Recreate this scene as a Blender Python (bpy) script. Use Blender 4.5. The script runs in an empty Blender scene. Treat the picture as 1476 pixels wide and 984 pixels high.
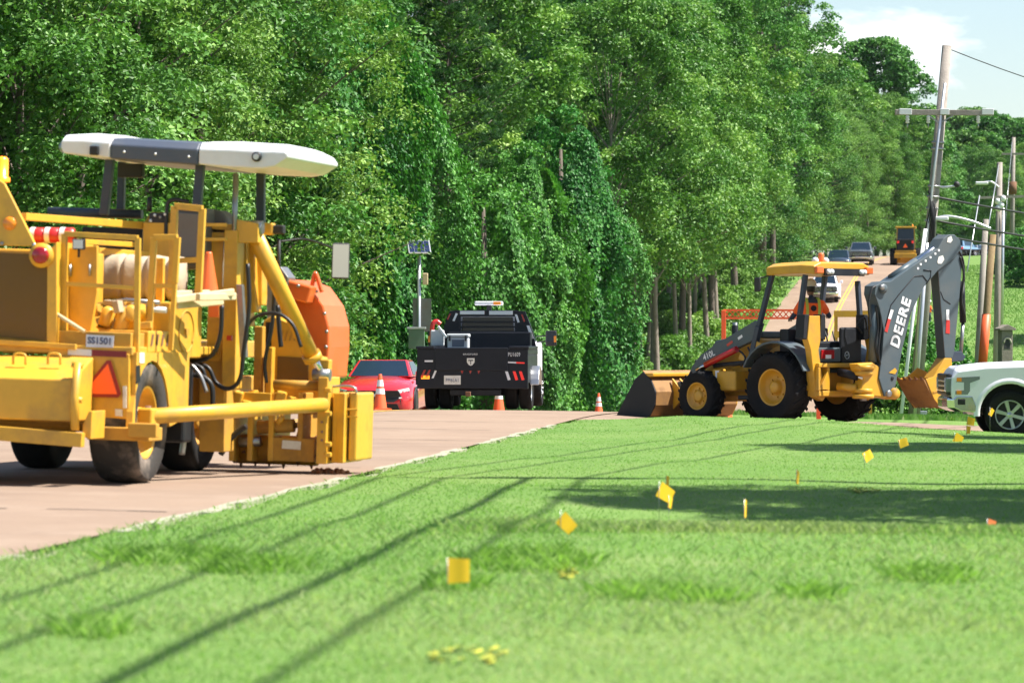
import bpy, math, random
import numpy as np
from math import radians, sin, cos, pi, sqrt, atan2
from mathutils import Vector, Matrix, Euler
random.seed(7); RNG = np.random.default_rng(7)
SC = bpy.context.scene
COL = SC.collection

# ---------------------------------------------------------------- camera, sky, sun, exposure
EYE = 1.35; FPX = 5535.0           # eye height; focal length in pixels of the 1476 px wide photograph
cam = bpy.data.cameras.new('camera'); camo = bpy.data.objects.new('camera', cam); COL.objects.link(camo)
camo.location = (0, 0, EYE); camo.rotation_euler = (radians(90), 0, 0)
cam.sensor_width = 36.0; cam.lens = 135.0; cam.clip_start = 0.5; cam.clip_end = 6000
cam.dof.use_dof = True; cam.dof.focus_distance = 80.0; cam.dof.aperture_fstop = 4.3
SC.camera = camo
SUN_EL, SUN_T = radians(57), radians(-4)          # elevation; bearing from +X towards +Y
sdir = Vector((cos(SUN_EL)*cos(SUN_T), cos(SUN_EL)*sin(SUN_T), sin(SUN_EL)))
sun = bpy.data.lights.new('sun', 'SUN'); suno = bpy.data.objects.new('sun', sun); COL.objects.link(suno)
sun.energy = 5.0; sun.angle = radians(0.5); sun.color = (1.0, 0.95, 0.86)
suno.rotation_euler = sdir.to_track_quat('Z', 'Y').to_euler(); suno.location = (20, 0, 60)
world = bpy.data.worlds.new('World'); SC.world = world; world.use_nodes = True
nt = world.node_tree; nt.nodes.clear()
sky = nt.nodes.new('ShaderNodeTexSky'); sky.sky_type = 'NISHITA'; sky.sun_disc = False
sky.sun_elevation = SUN_EL; sky.sun_rotation = pi/2 - SUN_T; sky.air_density = 1.0; sky.dust_density = 0.7; sky.ozone_density = 1.2
tc = nt.nodes.new('ShaderNodeTexCoord')
mp = nt.nodes.new('ShaderNodeMapping'); mp.inputs['Scale'].default_value = (1, 1, 2.4)
nz = nt.nodes.new('ShaderNodeTexNoise'); nz.inputs['Scale'].default_value = 9.0; nz.inputs['Detail'].default_value = 9; nz.inputs['Roughness'].default_value = .56
cr = nt.nodes.new('ShaderNodeValToRGB'); cr.color_ramp.elements[0].position = .60; cr.color_ramp.elements[1].position = .72
mx = nt.nodes.new('ShaderNodeMixRGB'); mx.inputs[2].default_value = (11, 11, 11, 1)
bg = nt.nodes.new('ShaderNodeBackground'); bg.inputs['Strength'].default_value = 0.077
wo = nt.nodes.new('ShaderNodeOutputWorld')
L = nt.links.new
L(tc.outputs['Generated'], mp.inputs[0]); L(mp.outputs[0], nz.inputs['Vector']); L(nz.outputs['Fac'], cr.inputs[0])
L(cr.outputs[0], mx.inputs[0]); L(sky.outputs[0], mx.inputs[1]); L(mx.outputs[0], bg.inputs[0]); L(bg.outputs[0], wo.inputs[0])
SC.view_settings.view_transform = 'Standard'; SC.view_settings.look = 'None'
SC.view_settings.exposure = 1.18; SC.view_settings.gamma = 1.0; SC.view_settings.use_curve_mapping = False
SC.render.engine = 'CYCLES'
SC.cycles.use_denoising = True; SC.cycles.max_bounces = 7; SC.cycles.diffuse_bounces = 3; SC.cycles.glossy_bounces = 3
SC.cycles.transmission_bounces = 5; SC.cycles.transparent_max_bounces = 6; SC.cycles.use_adaptive_sampling = True
SC.cycles.volume_bounces = 0; SC.cycles.caustics_reflective = False; SC.cycles.caustics_refractive = False

# ---------------------------------------------------------------- materials
MATS = {}
def lin(c):      # sRGB 0-255 -> linear
    return tuple(((v/255)/12.92 if v/255 <= .04045 else ((v/255+.055)/1.055)**2.4) for v in c)
def mat(name, col, rough=.5, metal=0., spec=.5, coat=0., dirt=.0, dscale=3., dcol=(.16, .10, .06), bump=0., bscale=60., emit=None, alpha=None, trans=0., var=.0):
    """paint / metal / rubber: Principled with noise-driven dirt, tone drift and fine bump"""
    m = bpy.data.materials.new(name); m.use_nodes = True; MATS[name] = m
    n = m.node_tree.nodes; l = m.node_tree.links.new
    b = n['Principled BSDF']
    b.inputs['Base Color'].default_value = (*col, 1); b.inputs['Roughness'].default_value = rough
    b.inputs['Metallic'].default_value = metal; b.inputs['Specular IOR Level'].default_value = spec
    b.inputs['Coat Weight'].default_value = coat; b.inputs['Coat Roughness'].default_value = .06
    b.inputs['Transmission Weight'].default_value = trans
    if emit: b.inputs['Emission Color'].default_value = (*emit[:3], 1); b.inputs['Emission Strength'].default_value = emit[3]
    if dirt > 0 or var > 0:
        t = n.new('ShaderNodeTexCoord'); z = n.new('ShaderNodeTexNoise')
        z.inputs['Scale'].default_value = dscale; z.inputs['Detail'].default_value = 8; z.inputs['Roughness'].default_value = .62
        l(t.outputs['Object'], z.inputs['Vector'])
        r = n.new('ShaderNodeValToRGB'); r.color_ramp.elements[0].position = .48; r.color_ramp.elements[1].position = .75
        l(z.outputs['Fac'], r.inputs[0])
        mu = n.new('ShaderNodeMath'); mu.operation = 'MULTIPLY'; mu.inputs[1].default_value = dirt; l(r.outputs[0], mu.inputs[0])
        x = n.new('ShaderNodeMixRGB'); x.inputs[1].default_value = (*col, 1); x.inputs[2].default_value = (*dcol, 1)
        l(mu.outputs[0], x.inputs[0])
        h = n.new('ShaderNodeHueSaturation'); z2 = n.new('ShaderNodeTexNoise'); z2.inputs['Scale'].default_value = dscale*4.3; z2.inputs['Detail'].default_value = 4
        l(t.outputs['Object'], z2.inputs['Vector'])
        mr = n.new('ShaderNodeMapRange'); mr.inputs[3].default_value = 1-max(var, .06); mr.inputs[4].default_value = 1+max(var, .06)
        l(z2.outputs['Fac'], mr.inputs[0]); l(mr.outputs[0], h.inputs['Value']); l(x.outputs[0], h.inputs['Color'])
        l(h.outputs[0], b.inputs['Base Color'])
        mr2 = n.new('ShaderNodeMapRange'); mr2.inputs[3].default_value = rough; mr2.inputs[4].default_value = min(1, rough+.35)
        l(mu.outputs[0], mr2.inputs[0]); l(mr2.outputs[0], b.inputs['Roughness'])
    if bump > 0:
        t = n.new('ShaderNodeTexCoord'); z = n.new('ShaderNodeTexNoise'); z.inputs['Scale'].default_value = bscale; z.inputs['Detail'].default_value = 5
        l(t.outputs['Object'], z.inputs['Vector']); bu = n.new('ShaderNodeBump'); bu.inputs['Strength'].default_value = bump; bu.inputs['Distance'].default_value = .02
        l(z.outputs['Fac'], bu.inputs['Height']); l(bu.outputs[0], b.inputs['Normal'])
    return m

def leafmat(name, c0, c1, c2, rough=.42, transl=.22):
    m = bpy.data.materials.new(name); m.use_nodes = True; MATS[name] = m
    n = m.node_tree.nodes; l = m.node_tree.links.new; n.clear()
    at = n.new('ShaderNodeAttribute'); at.attribute_name = 'tint'
    oi = n.new('ShaderNodeObjectInfo')
    r = n.new('ShaderNodeValToRGB'); e = r.color_ramp.elements
    e[0].color = (*c0, 1); e[1].color = (*c2, 1); k = e.new(.55); k.color = (*c1, 1)
    l(at.outputs['Fac'], r.inputs[0])
    h = n.new('ShaderNodeHueSaturation')
    a = n.new('ShaderNodeMapRange'); a.inputs[3].default_value = .485; a.inputs[4].default_value = .512; l(oi.outputs['Random'], a.inputs[0]); l(a.outputs[0], h.inputs['Hue'])
    a2 = n.new('ShaderNodeMapRange'); a2.inputs[3].default_value = 1.2; a2.inputs[4].default_value = .82; l(oi.outputs['Random'], a2.inputs[0]); l(a2.outputs[0], h.inputs['Value'])
    l(r.outputs[0], h.inputs['Color'])
    p = n.new('ShaderNodeBsdfPrincipled'); p.inputs['Roughness'].default_value = rough; p.inputs['Specular IOR Level'].default_value = .27
    l(h.outputs[0], p.inputs['Base Color'])
    t = n.new('ShaderNodeBsdfTranslucent')
    g = n.new('ShaderNodeMixRGB'); g.blend_type = 'MULTIPLY'; g.inputs[0].default_value = 1; g.inputs[2].default_value = (1.1, 1.3, .7, 1)
    l(h.outputs[0], g.inputs[1]); l(g.outputs[0], t.inputs[0])
    mix = n.new('ShaderNodeMixShader'); mix.inputs[0].default_value = transl
    o = n.new('ShaderNodeOutputMaterial'); l(p.outputs[0], mix.inputs[1]); l(t.outputs[0], mix.inputs[2]); l(mix.outputs[0], o.inputs[0])
    return m

# ---------------------------------------------------------------- object helpers
def tag(o, label=None, cat=None, group=None, kind=None):
    if label: o['label'] = label
    if cat: o['category'] = cat
    if group: o['group'] = group
    if kind: o['kind'] = kind
    return o
def empty(name, loc=(0, 0, 0), rot=(0, 0, 0), label=None, cat=None, group=None):
    o = bpy.data.objects.new(name, None); COL.objects.link(o); o.location = loc; o.rotation_euler = rot
    o.empty_display_size = .2
    return tag(o, label, cat, group)
def copy_tree(o, parent=None):
    c = o.copy(); COL.objects.link(c)
    if parent is not None: c.parent = parent
    for ch in o.children: copy_tree(ch, c)
    return c

class MB:
    """collects shapes in local coordinates; build() links them as one mesh object"""
    def __init__(s): s.v = []; s.f = []; s.sm = []
    def add(s, vs, fs, smooth=False):
        k = len(s.v); s.v += [tuple(v) for v in vs]
        for f in fs: s.f.append(tuple(i+k for i in f)); s.sm.append(smooth)
        return s
    def hexa(s, p):  # 8 points: bottom ring 0-3, top ring 4-7
        return s.add(p, [(3, 2, 1, 0), (4, 5, 6, 7), (0, 1, 5, 4), (1, 2, 6, 5), (2, 3, 7, 6), (3, 0, 4, 7)])
    def box(s, c, d, rot=None):
        hx, hy, hz = d[0]/2, d[1]/2, d[2]/2
        p = [Vector(q) for q in ((-hx, -hy, -hz), (hx, -hy, -hz), (hx, hy, -hz), (-hx, hy, -hz), (-hx, -hy, hz), (hx, -hy, hz), (hx, hy, hz), (-hx, hy, hz))]
        if rot is not None:
            R = rot if isinstance(rot, Matrix) else Euler(rot).to_matrix(); p = [R @ q for q in p]
        return s.hexa([q+Vector(c) for q in p])
    def bb(s, x0, x1, y0, y1, z0, z1):
        return s.box(((x0+x1)/2, (y0+y1)/2, (z0+z1)/2), (abs(x1-x0), abs(y1-y0), abs(z1-z0)))
    def beam(s, a, b, w, h=None, up=(0, 0, 1)):
        a = Vector(a); b = Vector(b); h = h or w; d = (b-a).normalized(); u = Vector(up)
        if abs(d.dot(u)) > .98: u = Vector((0, 1, 0))
        x = d.cross(u).normalized(); z = x.cross(d).normalized()
        q = lambda o, i, j: o+x*(i*w/2)+z*(j*h/2)
        return s.hexa([q(a, -1, -1), q(a, 1, -1), q(b, 1, -1), q(b, -1, -1), q(a, -1, 1), q(a, 1, 1), q(b, 1, 1), q(b, -1, 1)])
    def tube(s, pts, r, n=8, cap=True):
        pts = [Vector(p) for p in pts]; m = len(pts); rs = r if isinstance(r, (list, tuple)) else [r]*m
        k = len(s.v); d0 = (pts[1]-pts[0]).normalized(); u = Vector((0, 0, 1)) if abs(d0.z) < .9 else Vector((1, 0, 0))
        x = d0.cross(u).normalized()
        for i, p in enumerate(pts):
            d = (pts[min(i+1, m-1)]-pts[max(i-1, 0)]).normalized()
            x = (x-d*x.dot(d)).normalized(); y = d.cross(x)
            for j in range(n): a = 2*pi*j/n; s.v.append(tuple(p+x*(cos(a)*rs[i])+y*(sin(a)*rs[i])))
        for i in range(m-1):
            for j in range(n):
                j2 = (j+1) % n; s.f.append((k+i*n+j, k+i*n+j2, k+(i+1)*n+j2, k+(i+1)*n+j)); s.sm.append(n > 4)
        if cap:
            s.f.append(tuple(k+j for j in range(n))[::-1]); s.sm.append(False)
            s.f.append(tuple(k+(m-1)*n+j for j in range(n))); s.sm.append(False)
        return s
    def cyl(s, a, b, r, r2=None, n=16): return s.tube([a, b], [r, r if r2 is None else r2], n)
    def lathe(s, prof, o, axis, n=24, cap=False):
        """prof: (radius, offset along axis); o: origin; axis: direction"""
        o = Vector(o); d = Vector(axis).normalized(); u = Vector((0, 0, 1)) if abs(d.z) < .9 else Vector((1, 0, 0))
        x = d.cross(u).normalized(); y = d.cross(x); k = len(s.v); m = len(prof)
        for r, t in prof:
            for j in range(n): a = 2*pi*j/n; s.v.append(tuple(o+d*t+x*(cos(a)*r)+y*(sin(a)*r)))
        for i in range(m-1):
            for j in range(n):
                j2 = (j+1) % n; s.f.append((k+i*n+j, k+i*n+j2, k+(i+1)*n+j2, k+(i+1)*n+j)); s.sm.append(True)
        if cap:
            s.f.append(tuple(k+j for j in range(n))[::-1]); s.sm.append(False); s.f.append(tuple(k+(m-1)*n+j for j in range(n))); s.sm.append(False)
        return s
    def prism(s, poly, o, ux, uy, th, smooth=False):
        """2-D outline in the plane (ux, uy) through o, extruded by vector th"""
        o = Vector(o); ux = Vector(ux); uy = Vector(uy); th = Vector(th); n = len(poly)
        a = [o+ux*p[0]+uy*p[1] for p in poly]; b = [q+th for q in a]
        return s.add(a+b, [tuple(range(n))[::-1], tuple(range(n, 2*n))]+[(i, (i+1) % n, n+(i+1) % n, n+i) for i in range(n)], smooth)
    def loft(s, rings, cap=True, smooth=True, closed=True):
        k = len(s.v); n = len(rings[0]); m = len(rings)
        for r in rings: s.v += [tuple(p) for p in r]
        for i in range(m-1):
            for j in range(n if closed else n-1):
                j2 = (j+1) % n; s.f.append((k+i*n+j, k+i*n+j2, k+(i+1)*n+j2, k+(i+1)*n+j)); s.sm.append(smooth)
        if cap:
            s.f.append(tuple(k+j for j in range(n))[::-1]); s.sm.append(smooth); s.f.append(tuple(k+(m-1)*n+j for j in range(n))); s.sm.append(smooth)
        return s
    def sphere(s, c, r, n=10, m=6, sc=(1, 1, 1)):
        c = Vector(c); rings = []
        for i in range(m+1):
            t = -pi/2+pi*i/m; rr = max(cos(t), .02)*r
            rings.append([c+Vector((cos(2*pi*j/n)*rr*sc[0], sin(2*pi*j/n)*rr*sc[1], sin(t)*r*sc[2])) for j in range(n)])
        return s.loft(rings)
    def data(s, name, m, recalc=True):
        me = bpy.data.meshes.new(name); me.from_pydata(s.v, [], s.f)
        me.polygons.foreach_set('use_smooth', s.sm); me.materials.append(MATS[m] if isinstance(m, str) else m)
        if recalc:
            import bmesh
            b = bmesh.new(); b.from_mesh(me); bmesh.ops.recalc_face_normals(b, faces=b.faces); b.to_mesh(me); b.free()
        me.update(); return me
    def build(s, name, m, parent=None, bevel=0., seg=2, sub=0):
        o = bpy.data.objects.new(name, s.data(name, m)); COL.objects.link(o); o.parent = parent
        if bevel:
            b = o.modifiers.new('bevel', 'BEVEL'); b.width = bevel; b.segments = seg; b.limit_method = 'ANGLE'; b.angle_limit = radians(35); b.harden_normals = False
        if sub:
            q = o.modifiers.new('sub', 'SUBSURF'); q.levels = sub; q.render_levels = sub
        return o
def obj_from(name, me, parent=None):
    o = bpy.data.objects.new(name, me); COL.objects.link(o); o.parent = parent; return o

# ---- text: flat lettering as mesh
def text(name, body, m, parent, origin, ux, uy, size, out=.006, align='CENTER', shear=0., bold=0., squash=1., fit=None):
    cu = bpy.data.curves.new('t', 'FONT'); cu.body = body; cu.size = size; cu.align_x = align; cu.align_y = 'CENTER'; cu.shear = shear; cu.offset = bold; cu.extrude = .001; cu.space_character = 1.12 if fit else 1.0
    o = bpy.data.objects.new('t', cu); COL.objects.link(o)
    bpy.context.view_layer.update()
    me = bpy.data.meshes.new_from_object(o.evaluated_get(bpy.context.evaluated_depsgraph_get()))
    bpy.data.objects.remove(o); bpy.data.curves.remove(cu)
    if fit: squash = fit/max(1e-6, max(v.co.x for v in me.vertices)-min(v.co.x for v in me.vertices))
    ux = Vector(ux).normalized(); uy = Vector(uy); uy = (uy-ux*uy.dot(ux)).normalized(); un = ux.cross(uy)
    og = Vector(origin)+un*out
    for v in me.vertices: c = v.co.copy(); v.co = og+ux*(c.x*squash)+uy*c.y+un*c.z
    me.materials.clear(); me.materials.append(MATS[m]); me.name = name
    return obj_from(name, me, parent)
# ---------------------------------------------------------------- terrain, road, drive, lawn
def interp(xs, ys):
    """C1 monotone-ish cubic through knots, vectorised"""
    xs = np.array(xs, float); ys = np.array(ys, float)
    d = np.diff(ys)/np.diff(xs); m = np.empty_like(ys); m[1:-1] = (d[1:]+d[:-1])/2; m[0] = d[0]; m[-1] = d[-1]
    def f(x):
        x = np.asarray(x, float); xx = np.clip(x, xs[0], xs[-1]); i = np.clip(np.searchsorted(xs, xx)-1, 0, len(xs)-2)
        h = xs[i+1]-xs[i]; t = (xx-xs[i])/h
        r = (2*t**3-3*t**2+1)*ys[i]+(t**3-2*t**2+t)*h*m[i]+(-2*t**3+3*t**2)*ys[i+1]+(t**3-t**2)*h*m[i+1]
        return r+np.where(x < xs[0], (x-xs[0])*m[0], 0)+np.where(x > xs[-1], (x-xs[-1])*m[-1], 0)
    return f
HW = 4.2                                            # half width of the road
xc = interp([-60, 0, 24, 36, 74, 110, 150, 200, 255, 277, 307, 345], [-16.2, -9.9, -7.4, -6.1, -2.3, 2.2, 7.6, 14.2, 21.5, 24.2, 28.1, 33.6])
zr = interp([-60, 0, 60, 70, 76, 84, 92, 110, 140, 170, 200, 220, 235, 255, 277, 307, 345, 385, 450, 900],
            [0, 0, 0, 0, -.06, -.22, -.5, -1.15, -2.3, -2.9, -2.6, -1.4, .4, 3.05, 4.85, 7.2, 8.9, 9.8, 10.4, 13])
def sst(x, a, b): t = np.clip((np.asarray(x, float)-a)/(b-a), 0, 1); return t*t*(3-2*t)
def wob(x, y): return (np.sin(x*.73+y*.31)*np.cos(y*.47-x*.22)+.6*np.sin(x*1.7+1.3)*np.sin(y*1.31+.4))
def ground(x, y):
    x = np.asarray(x, float); y = np.asarray(y, float)
    z = zr(y)
    u = x-xc(y)
    z = z+np.where(np.abs(u) < HW, .05*(1-(u/HW)**2), 0)*sst(400-y, 30, 70)           # crown of the road
    right = sst(u, HW+.1, HW+2)*sst(110-y, 0, 25)
    z = z+right*(.09*sst(x, 1.5, 3)*(1-sst(x, 4.5, 7.5))*sst(y, 50, 62)*(1-sst(y, 64, 70)) - .030*np.clip(x-3, 0, 9)*sst(y, 48, 64)*(1-sst(y, 82, 95)))
    z = z-.17*np.exp(-((y-30.6)/2.6)**2)*sst(x, -.2, 1.6)+.05*np.exp(-((y-25.8)/2.2)**2)*sst(x, -1.5, 1.5)
    z = z+.018*wob(x, y)*sst(u, HW+.2, HW+1.5)
    z = z+.25*wob(x*.4, y*.4)*sst(-u, HW+2, HW+9)+sst(-u, HW+3, HW+14)*.6               # forest floor
    z = z+sst(y, 95, 130)*sst(u, HW+1, HW+9)*.25
    return z
DRIVE = ((63.5, 78.0))
def drive_near(x): return 66.4-.62*np.clip(np.asarray(x, float)-3, 0, 30)*.9
def drive_far(x): return 80.0+0*np.asarray(x, float)

# -- materials of the ground
def groundmat(name, cols, scales, rough=.9, bump=.3, bs=40.):
    m = bpy.data.materials.new(name); m.use_nodes = True; MATS[name] = m
    n = m.node_tree.nodes; l = m.node_tree.links.new; b = n['Principled BSDF']; b.inputs['Roughness'].default_value = rough; b.inputs['Specular IOR Level'].default_value = .25
    t = n.new('ShaderNodeTexCoord'); prev = None
    for i, (c, s, lo, hi, amt) in enumerate(cols):
        if prev is None:
            r = n.new('ShaderNodeRGB'); r.outputs[0].default_value = (*c, 1); prev = r.outputs[0]; continue
        z = n.new('ShaderNodeTexNoise'); z.inputs['Scale'].default_value = s; z.inputs['Detail'].default_value = 6; z.inputs['Roughness'].default_value = .6
        mp = n.new('ShaderNodeMapping'); mp.inputs['Location'].default_value = (i*7.3, i*3.1, 0); l(t.outputs['Object'], mp.inputs[0]); l(mp.outputs[0], z.inputs['Vector'])
        k = n.new('ShaderNodeMapRange'); k.inputs[1].default_value = lo; k.inputs[2].default_value = hi; k.inputs[4].default_value = amt; l(z.outputs['Fac'], k.inputs[0])
        x = n.new('ShaderNodeMixRGB'); x.inputs[2].default_value = (*c, 1); l(k.outputs[0], x.inputs[0]); l(prev, x.inputs[1]); prev = x.outputs[0]
    l(prev, b.inputs['Base Color'])
    z = n.new('ShaderNodeTexNoise'); z.inputs['Scale'].default_value = bs; z.inputs['Detail'].default_value = 6; l(t.outputs['Object'], z.inputs['Vector'])
    bu = n.new('ShaderNodeBump'); bu.inputs['Strength'].default_value = bump; bu.inputs['Distance'].default_value = .05; l(z.outputs['Fac'], bu.inputs['Height']); l(bu.outputs[0], b.inputs['Normal'])
    return m
groundmat('lawn', [((.115, .215, .044), 0, 0, 0, 0), ((.155, .245, .062), .35, .42, .62, .8), ((.21, .26, .095), 1.3, .55, .75, .6), ((.085, .185, .03), 2.6, .52, .72, .5), ((.22, .21, .11), 5.5, .62, .8, .5)], None, bump=.6, bs=35)
groundmat('asphalt', [((.285, .205, .15), 0, 0, 0, 0), ((.225, .16, .12), .22, .42, .62, .75), ((.33, .25, .19), 1.1, .5, .68, .6), ((.17, .12, .09), 4., .62, .75, .55), ((.19, .13, .10), 24., .55, .75, .5), ((.20, .14, .105), 90., .5, .7, .45)], None, bump=.25, bs=120)
groundmat('concrete', [((.36, .34, .27), 0, 0, 0, 0), ((.26, .28, .16), 1.5, .45, .7, .7), ((.18, .18, .12), 9., .5, .75, .5)], None, bump=.2, bs=60)
groundmat('soil', [((.07, .10, .03), 0, 0, 0, 0), ((.12, .10, .05), .8, .45, .65, .7)], None)
mat('road_paint_yellow', (.62, .36, .05), .7, dirt=.4, dscale=2, dcol=(.4, .24, .15))

def grid_mesh(xs, ys, zf, m, name):
    X, Y = np.meshgrid(xs, ys); Z = zf(X, Y); nx, ny = len(xs), len(ys)
    co = np.stack([X, Y, Z], -1).reshape(-1, 3).astype(np.float32)
    i = np.arange((ny-1)*(nx-1)); r = i//(nx-1); c = i % (nx-1); a = r*nx+c
    q = np.stack([a, a+1, a+nx+1, a+nx], 1).astype(np.int32)
    return np_mesh(name, co, q, m, True)
def np_mesh(name, co, quads, m, smooth=False, tint=None):
    me = bpy.data.meshes.new(name); nv = len(co); nf, k = quads.shape
    me.vertices.add(nv); me.vertices.foreach_set('co', np.ascontiguousarray(co, np.float32).ravel())
    me.loops.add(nf*k); me.loops.foreach_set('vertex_index', np.ascontiguousarray(quads, np.int32).ravel())
    me.polygons.add(nf); me.polygons.foreach_set('loop_start', np.arange(0, nf*k, k, dtype=np.int32))
    me.polygons.foreach_set('use_smooth', np.full(nf, smooth))
    me.update(calc_edges=True)
    if tint is not None:
        a = me.attributes.new('tint', 'FLOAT', 'POINT'); a.data.foreach_set('value', np.ascontiguousarray(tint, np.float32))
    me.materials.append(MATS[m]); me.validate(); return me
def on_drive(X, Y):
    return (X > xc(Y)+HW-1.5) & (Y > drive_near(X)) & (Y < drive_far(X)) & (X < 60)
def zground(X, Y):
    z = ground(X, Y); u = X-xc(Y)
    z = z-.09*((np.abs(u) < HW+.02) & (Y < 345))-.16*on_drive(X, Y)
    return z
ys = np.concatenate([np.arange(-40, 12, 4.), np.arange(12, 84, .4), np.arange(84, 345, 2.), np.arange(345, 700, 12.), np.array([800, 1000, 1400, 2200, 3200.])])
xs = np.concatenate([np.array([-1500, -700, -350, -200, -120, -80.]), np.arange(-60, -14, 2.), np.arange(-14, 16, .4), np.arange(16, 70, 1.5), np.array([80, 100, 140, 200, 350, 700, 1500.])])
ter = obj_from('ground', grid_mesh(xs, ys, zground, 'lawn', 'ground')); tag(ter, kind='structure', label='green lawn and grass verges beside the road')

def ribbon(name, pts, half, m, lift, n=7, left=None, right=None):
    """road sheet following a centre line given as (x, y) points"""
    co = []; P = np.array(pts, float); T = np.gradient(P, axis=0); T /= np.linalg.norm(T, axis=1)[:, None]; N = np.stack([T[:, 1], -T[:, 0]], 1)
    offs = np.linspace(-half if left is None else left, half if right is None else right, n)
    C = P[:, None, :]+N[:, None, :]*offs[None, :, None]
    Z = ground(C[..., 0], C[..., 1])+lift
    co = np.concatenate([C, Z[..., None]], -1).reshape(-1, 3); k = len(P)
    i = np.arange((k-1)*(n-1)); r = i//(n-1); c = i % (n-1); a = r*n+c
    return np_mesh(name, co, np.stack([a, a+1, a+n+1, a+n], 1), m, True)
path = [(float(xc(y)), y) for y in np.arange(-40, 345, 1.5)]
a0 = .15
px, py = path[-1]
hd = atan2(path[-1][0]-path[-3][0], path[-1][1]-path[-3][1])
for i in range(90):                                 # bend to the right on top of the hill
    hd += radians(1.15) if i < 62 else 0
    px += 2*sin(hd); py += 2*cos(hd); path.append((px, py))
ROADPATH = path
road = obj_from('road', ribbon('road', path, HW, 'asphalt', .004, 9)); tag(road, kind='structure', label='tan asphalt road running over the crest and up the far hill')
for s in (-.16, .06):
    ln = obj_from('road_marking', ribbon('road_marking', [p for p in path if p[1] > 60], 0, 'road_paint_yellow', .010, 2, left=s, right=s+.1)); tag(ln, kind='structure')
# tar-filled cracks across the road
mat('tar', (.10, .075, .06), .8)
rk = random.Random(9)
for yc in (30.5, 41., 52., 58., 63., 67.5, 71.):
    pts = []; yy = yc
    for k in range(26):
        u_ = -HW+.2+(2*HW-.4)*k/25; yy += rk.uniform(-.09, .09); pts.append((float(xc(yy))+u_, yy))
    b_ = MB()
    for k in range(25):
        if rk.random() < .12: continue
        (xa, ya), (xb, yb) = pts[k], pts[k+1]; w_ = .018+.02*rk.random(); za, zb = float(ground(xa, ya))+.008, float(ground(xb, yb))+.008
        b_.add([(xa, ya-w_, za), (xb, yb-w_, zb), (xb, yb+w_, zb), (xa, ya+w_, za)], [(0, 1, 2, 3)])
    tag(b_.build('road_crack', 'tar'), kind='structure')
# side drive
xd = np.concatenate([np.arange(0, 16, .5), np.arange(16, 61, 3)])
tt = np.linspace(0, 1, 13)
X = np.repeat(xd[:, None], 13, 1); Y = drive_near(X)*(1-tt)+drive_far(X)*tt
X = np.maximum(X, xc(Y)+HW-.6); Zd = ground(X, Y)-.010-.075*sst(X-xc(Y)-HW, -.1, 1.4)
i = np.arange((len(xd)-1)*12); r = i//12; c = i % 12; a = r*13+c
dr = obj_from('side_street', np_mesh('side_street', np.stack([X, Y, Zd], -1).reshape(-1, 3), np.stack([a, a+1, a+14, a+13], 1), 'asphalt', True)); tag(dr, kind='structure', label='tan asphalt side street where the backhoe stands')
# concrete edge strip, broken up by grass
kb = MB()
for y in np.arange(8, 62, .6):
    w = .03+.11*abs(sin(y*1.7))*abs(sin(y*.37))+.03*random.random(); sink = .05 if sin(y*.53+.4)+.5*sin(y*1.31) > .75 else 0.
    x0 = float(xc(y))+HW; x1 = float(xc(y+.6))+HW
    z = float(ground(x0+.05, y))-sink; x0 += .03*sin(y*2.1)+.02*sin(y*5.3); x1 += .03*sin(y*2.1+1.26)+.02*sin(y*5.3+3.18)
    kb.hexa([(x0-.02, y, z-.1), (x0+w, y, z-.1), (x1+w, y+.597, z-.1), (x1-.02, y+.597, z-.1), (x0-.02, y, z+.008), (x0+w, y, z+.008), (x1+w, y+.597, z+.008), (x1-.02, y+.597, z+.008)])
tag(kb.build('kerb', 'concrete'), kind='structure', label='broken pale concrete edge strip between road and lawn')
# ---------------------------------------------------------------- trees
leafmat('leaf_gum', (.032, .110, .020), (.078, .225, .040), (.19, .37, .085), rough=.5)
leafmat('leaf_oak', (.040, .115, .020), (.10, .24, .040), (.24, .39, .085), rough=.5)
leafmat('leaf_vine', (.022, .098, .018), (.058, .215, .036), (.15, .37, .07), rough=.5)
leafmat('leaf_pale', (.055, .135, .025), (.125, .26, .045), (.24, .39, .09), rough=.5)
leafmat('needle', (.020, .065, .022), (.04, .115, .034), (.075, .17, .05), rough=.5, transl=.25)
mat('bark', (.13, .105, .085), .9, dirt=.6, dscale=4, dcol=(.05, .04, .03), bump=.8, bscale=14)
mat('bark_pale', (.24, .20, .165), .9, dirt=.6, dscale=3, dcol=(.09, .07, .05), bump=.8, bscale=14)

def unit(v): return v/np.maximum(np.linalg.norm(v, axis=-1, keepdims=True), 1e-9)
def leafcloud(P, Nm, L, W, rng, updir=None):
    n = len(P); Nm = unit(Nm)
    t = rng.normal(size=(n, 3)); t[:, 2] -= .8
    if updir is not None: t = updir+.35*t
    t = unit(t-Nm*(t*Nm).sum(1, keepdims=True)); s = np.cross(Nm, t)
    L = L[:, None]; W = W[:, None]
    a = P-t*L*.5; c = P+t*L*.5; f = Nm*W*.22
    b = P+s*W*.5+f-t*L*.08; d = P-s*W*.5+f-t*L*.08
    return np.stack([a, b, c, d], 1).reshape(-1, 3)
def finish(name, cos, tints, m):
    co = np.concatenate(cos); ti = np.repeat(np.concatenate(tints), 4)
    q = np.arange(len(co), dtype=np.int32).reshape(-1, 4)
    return np_mesh(name, co, q, m, False, ti)
def rnd_dir(rng, n): return unit(rng.normal(size=(n, 3)))

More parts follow.
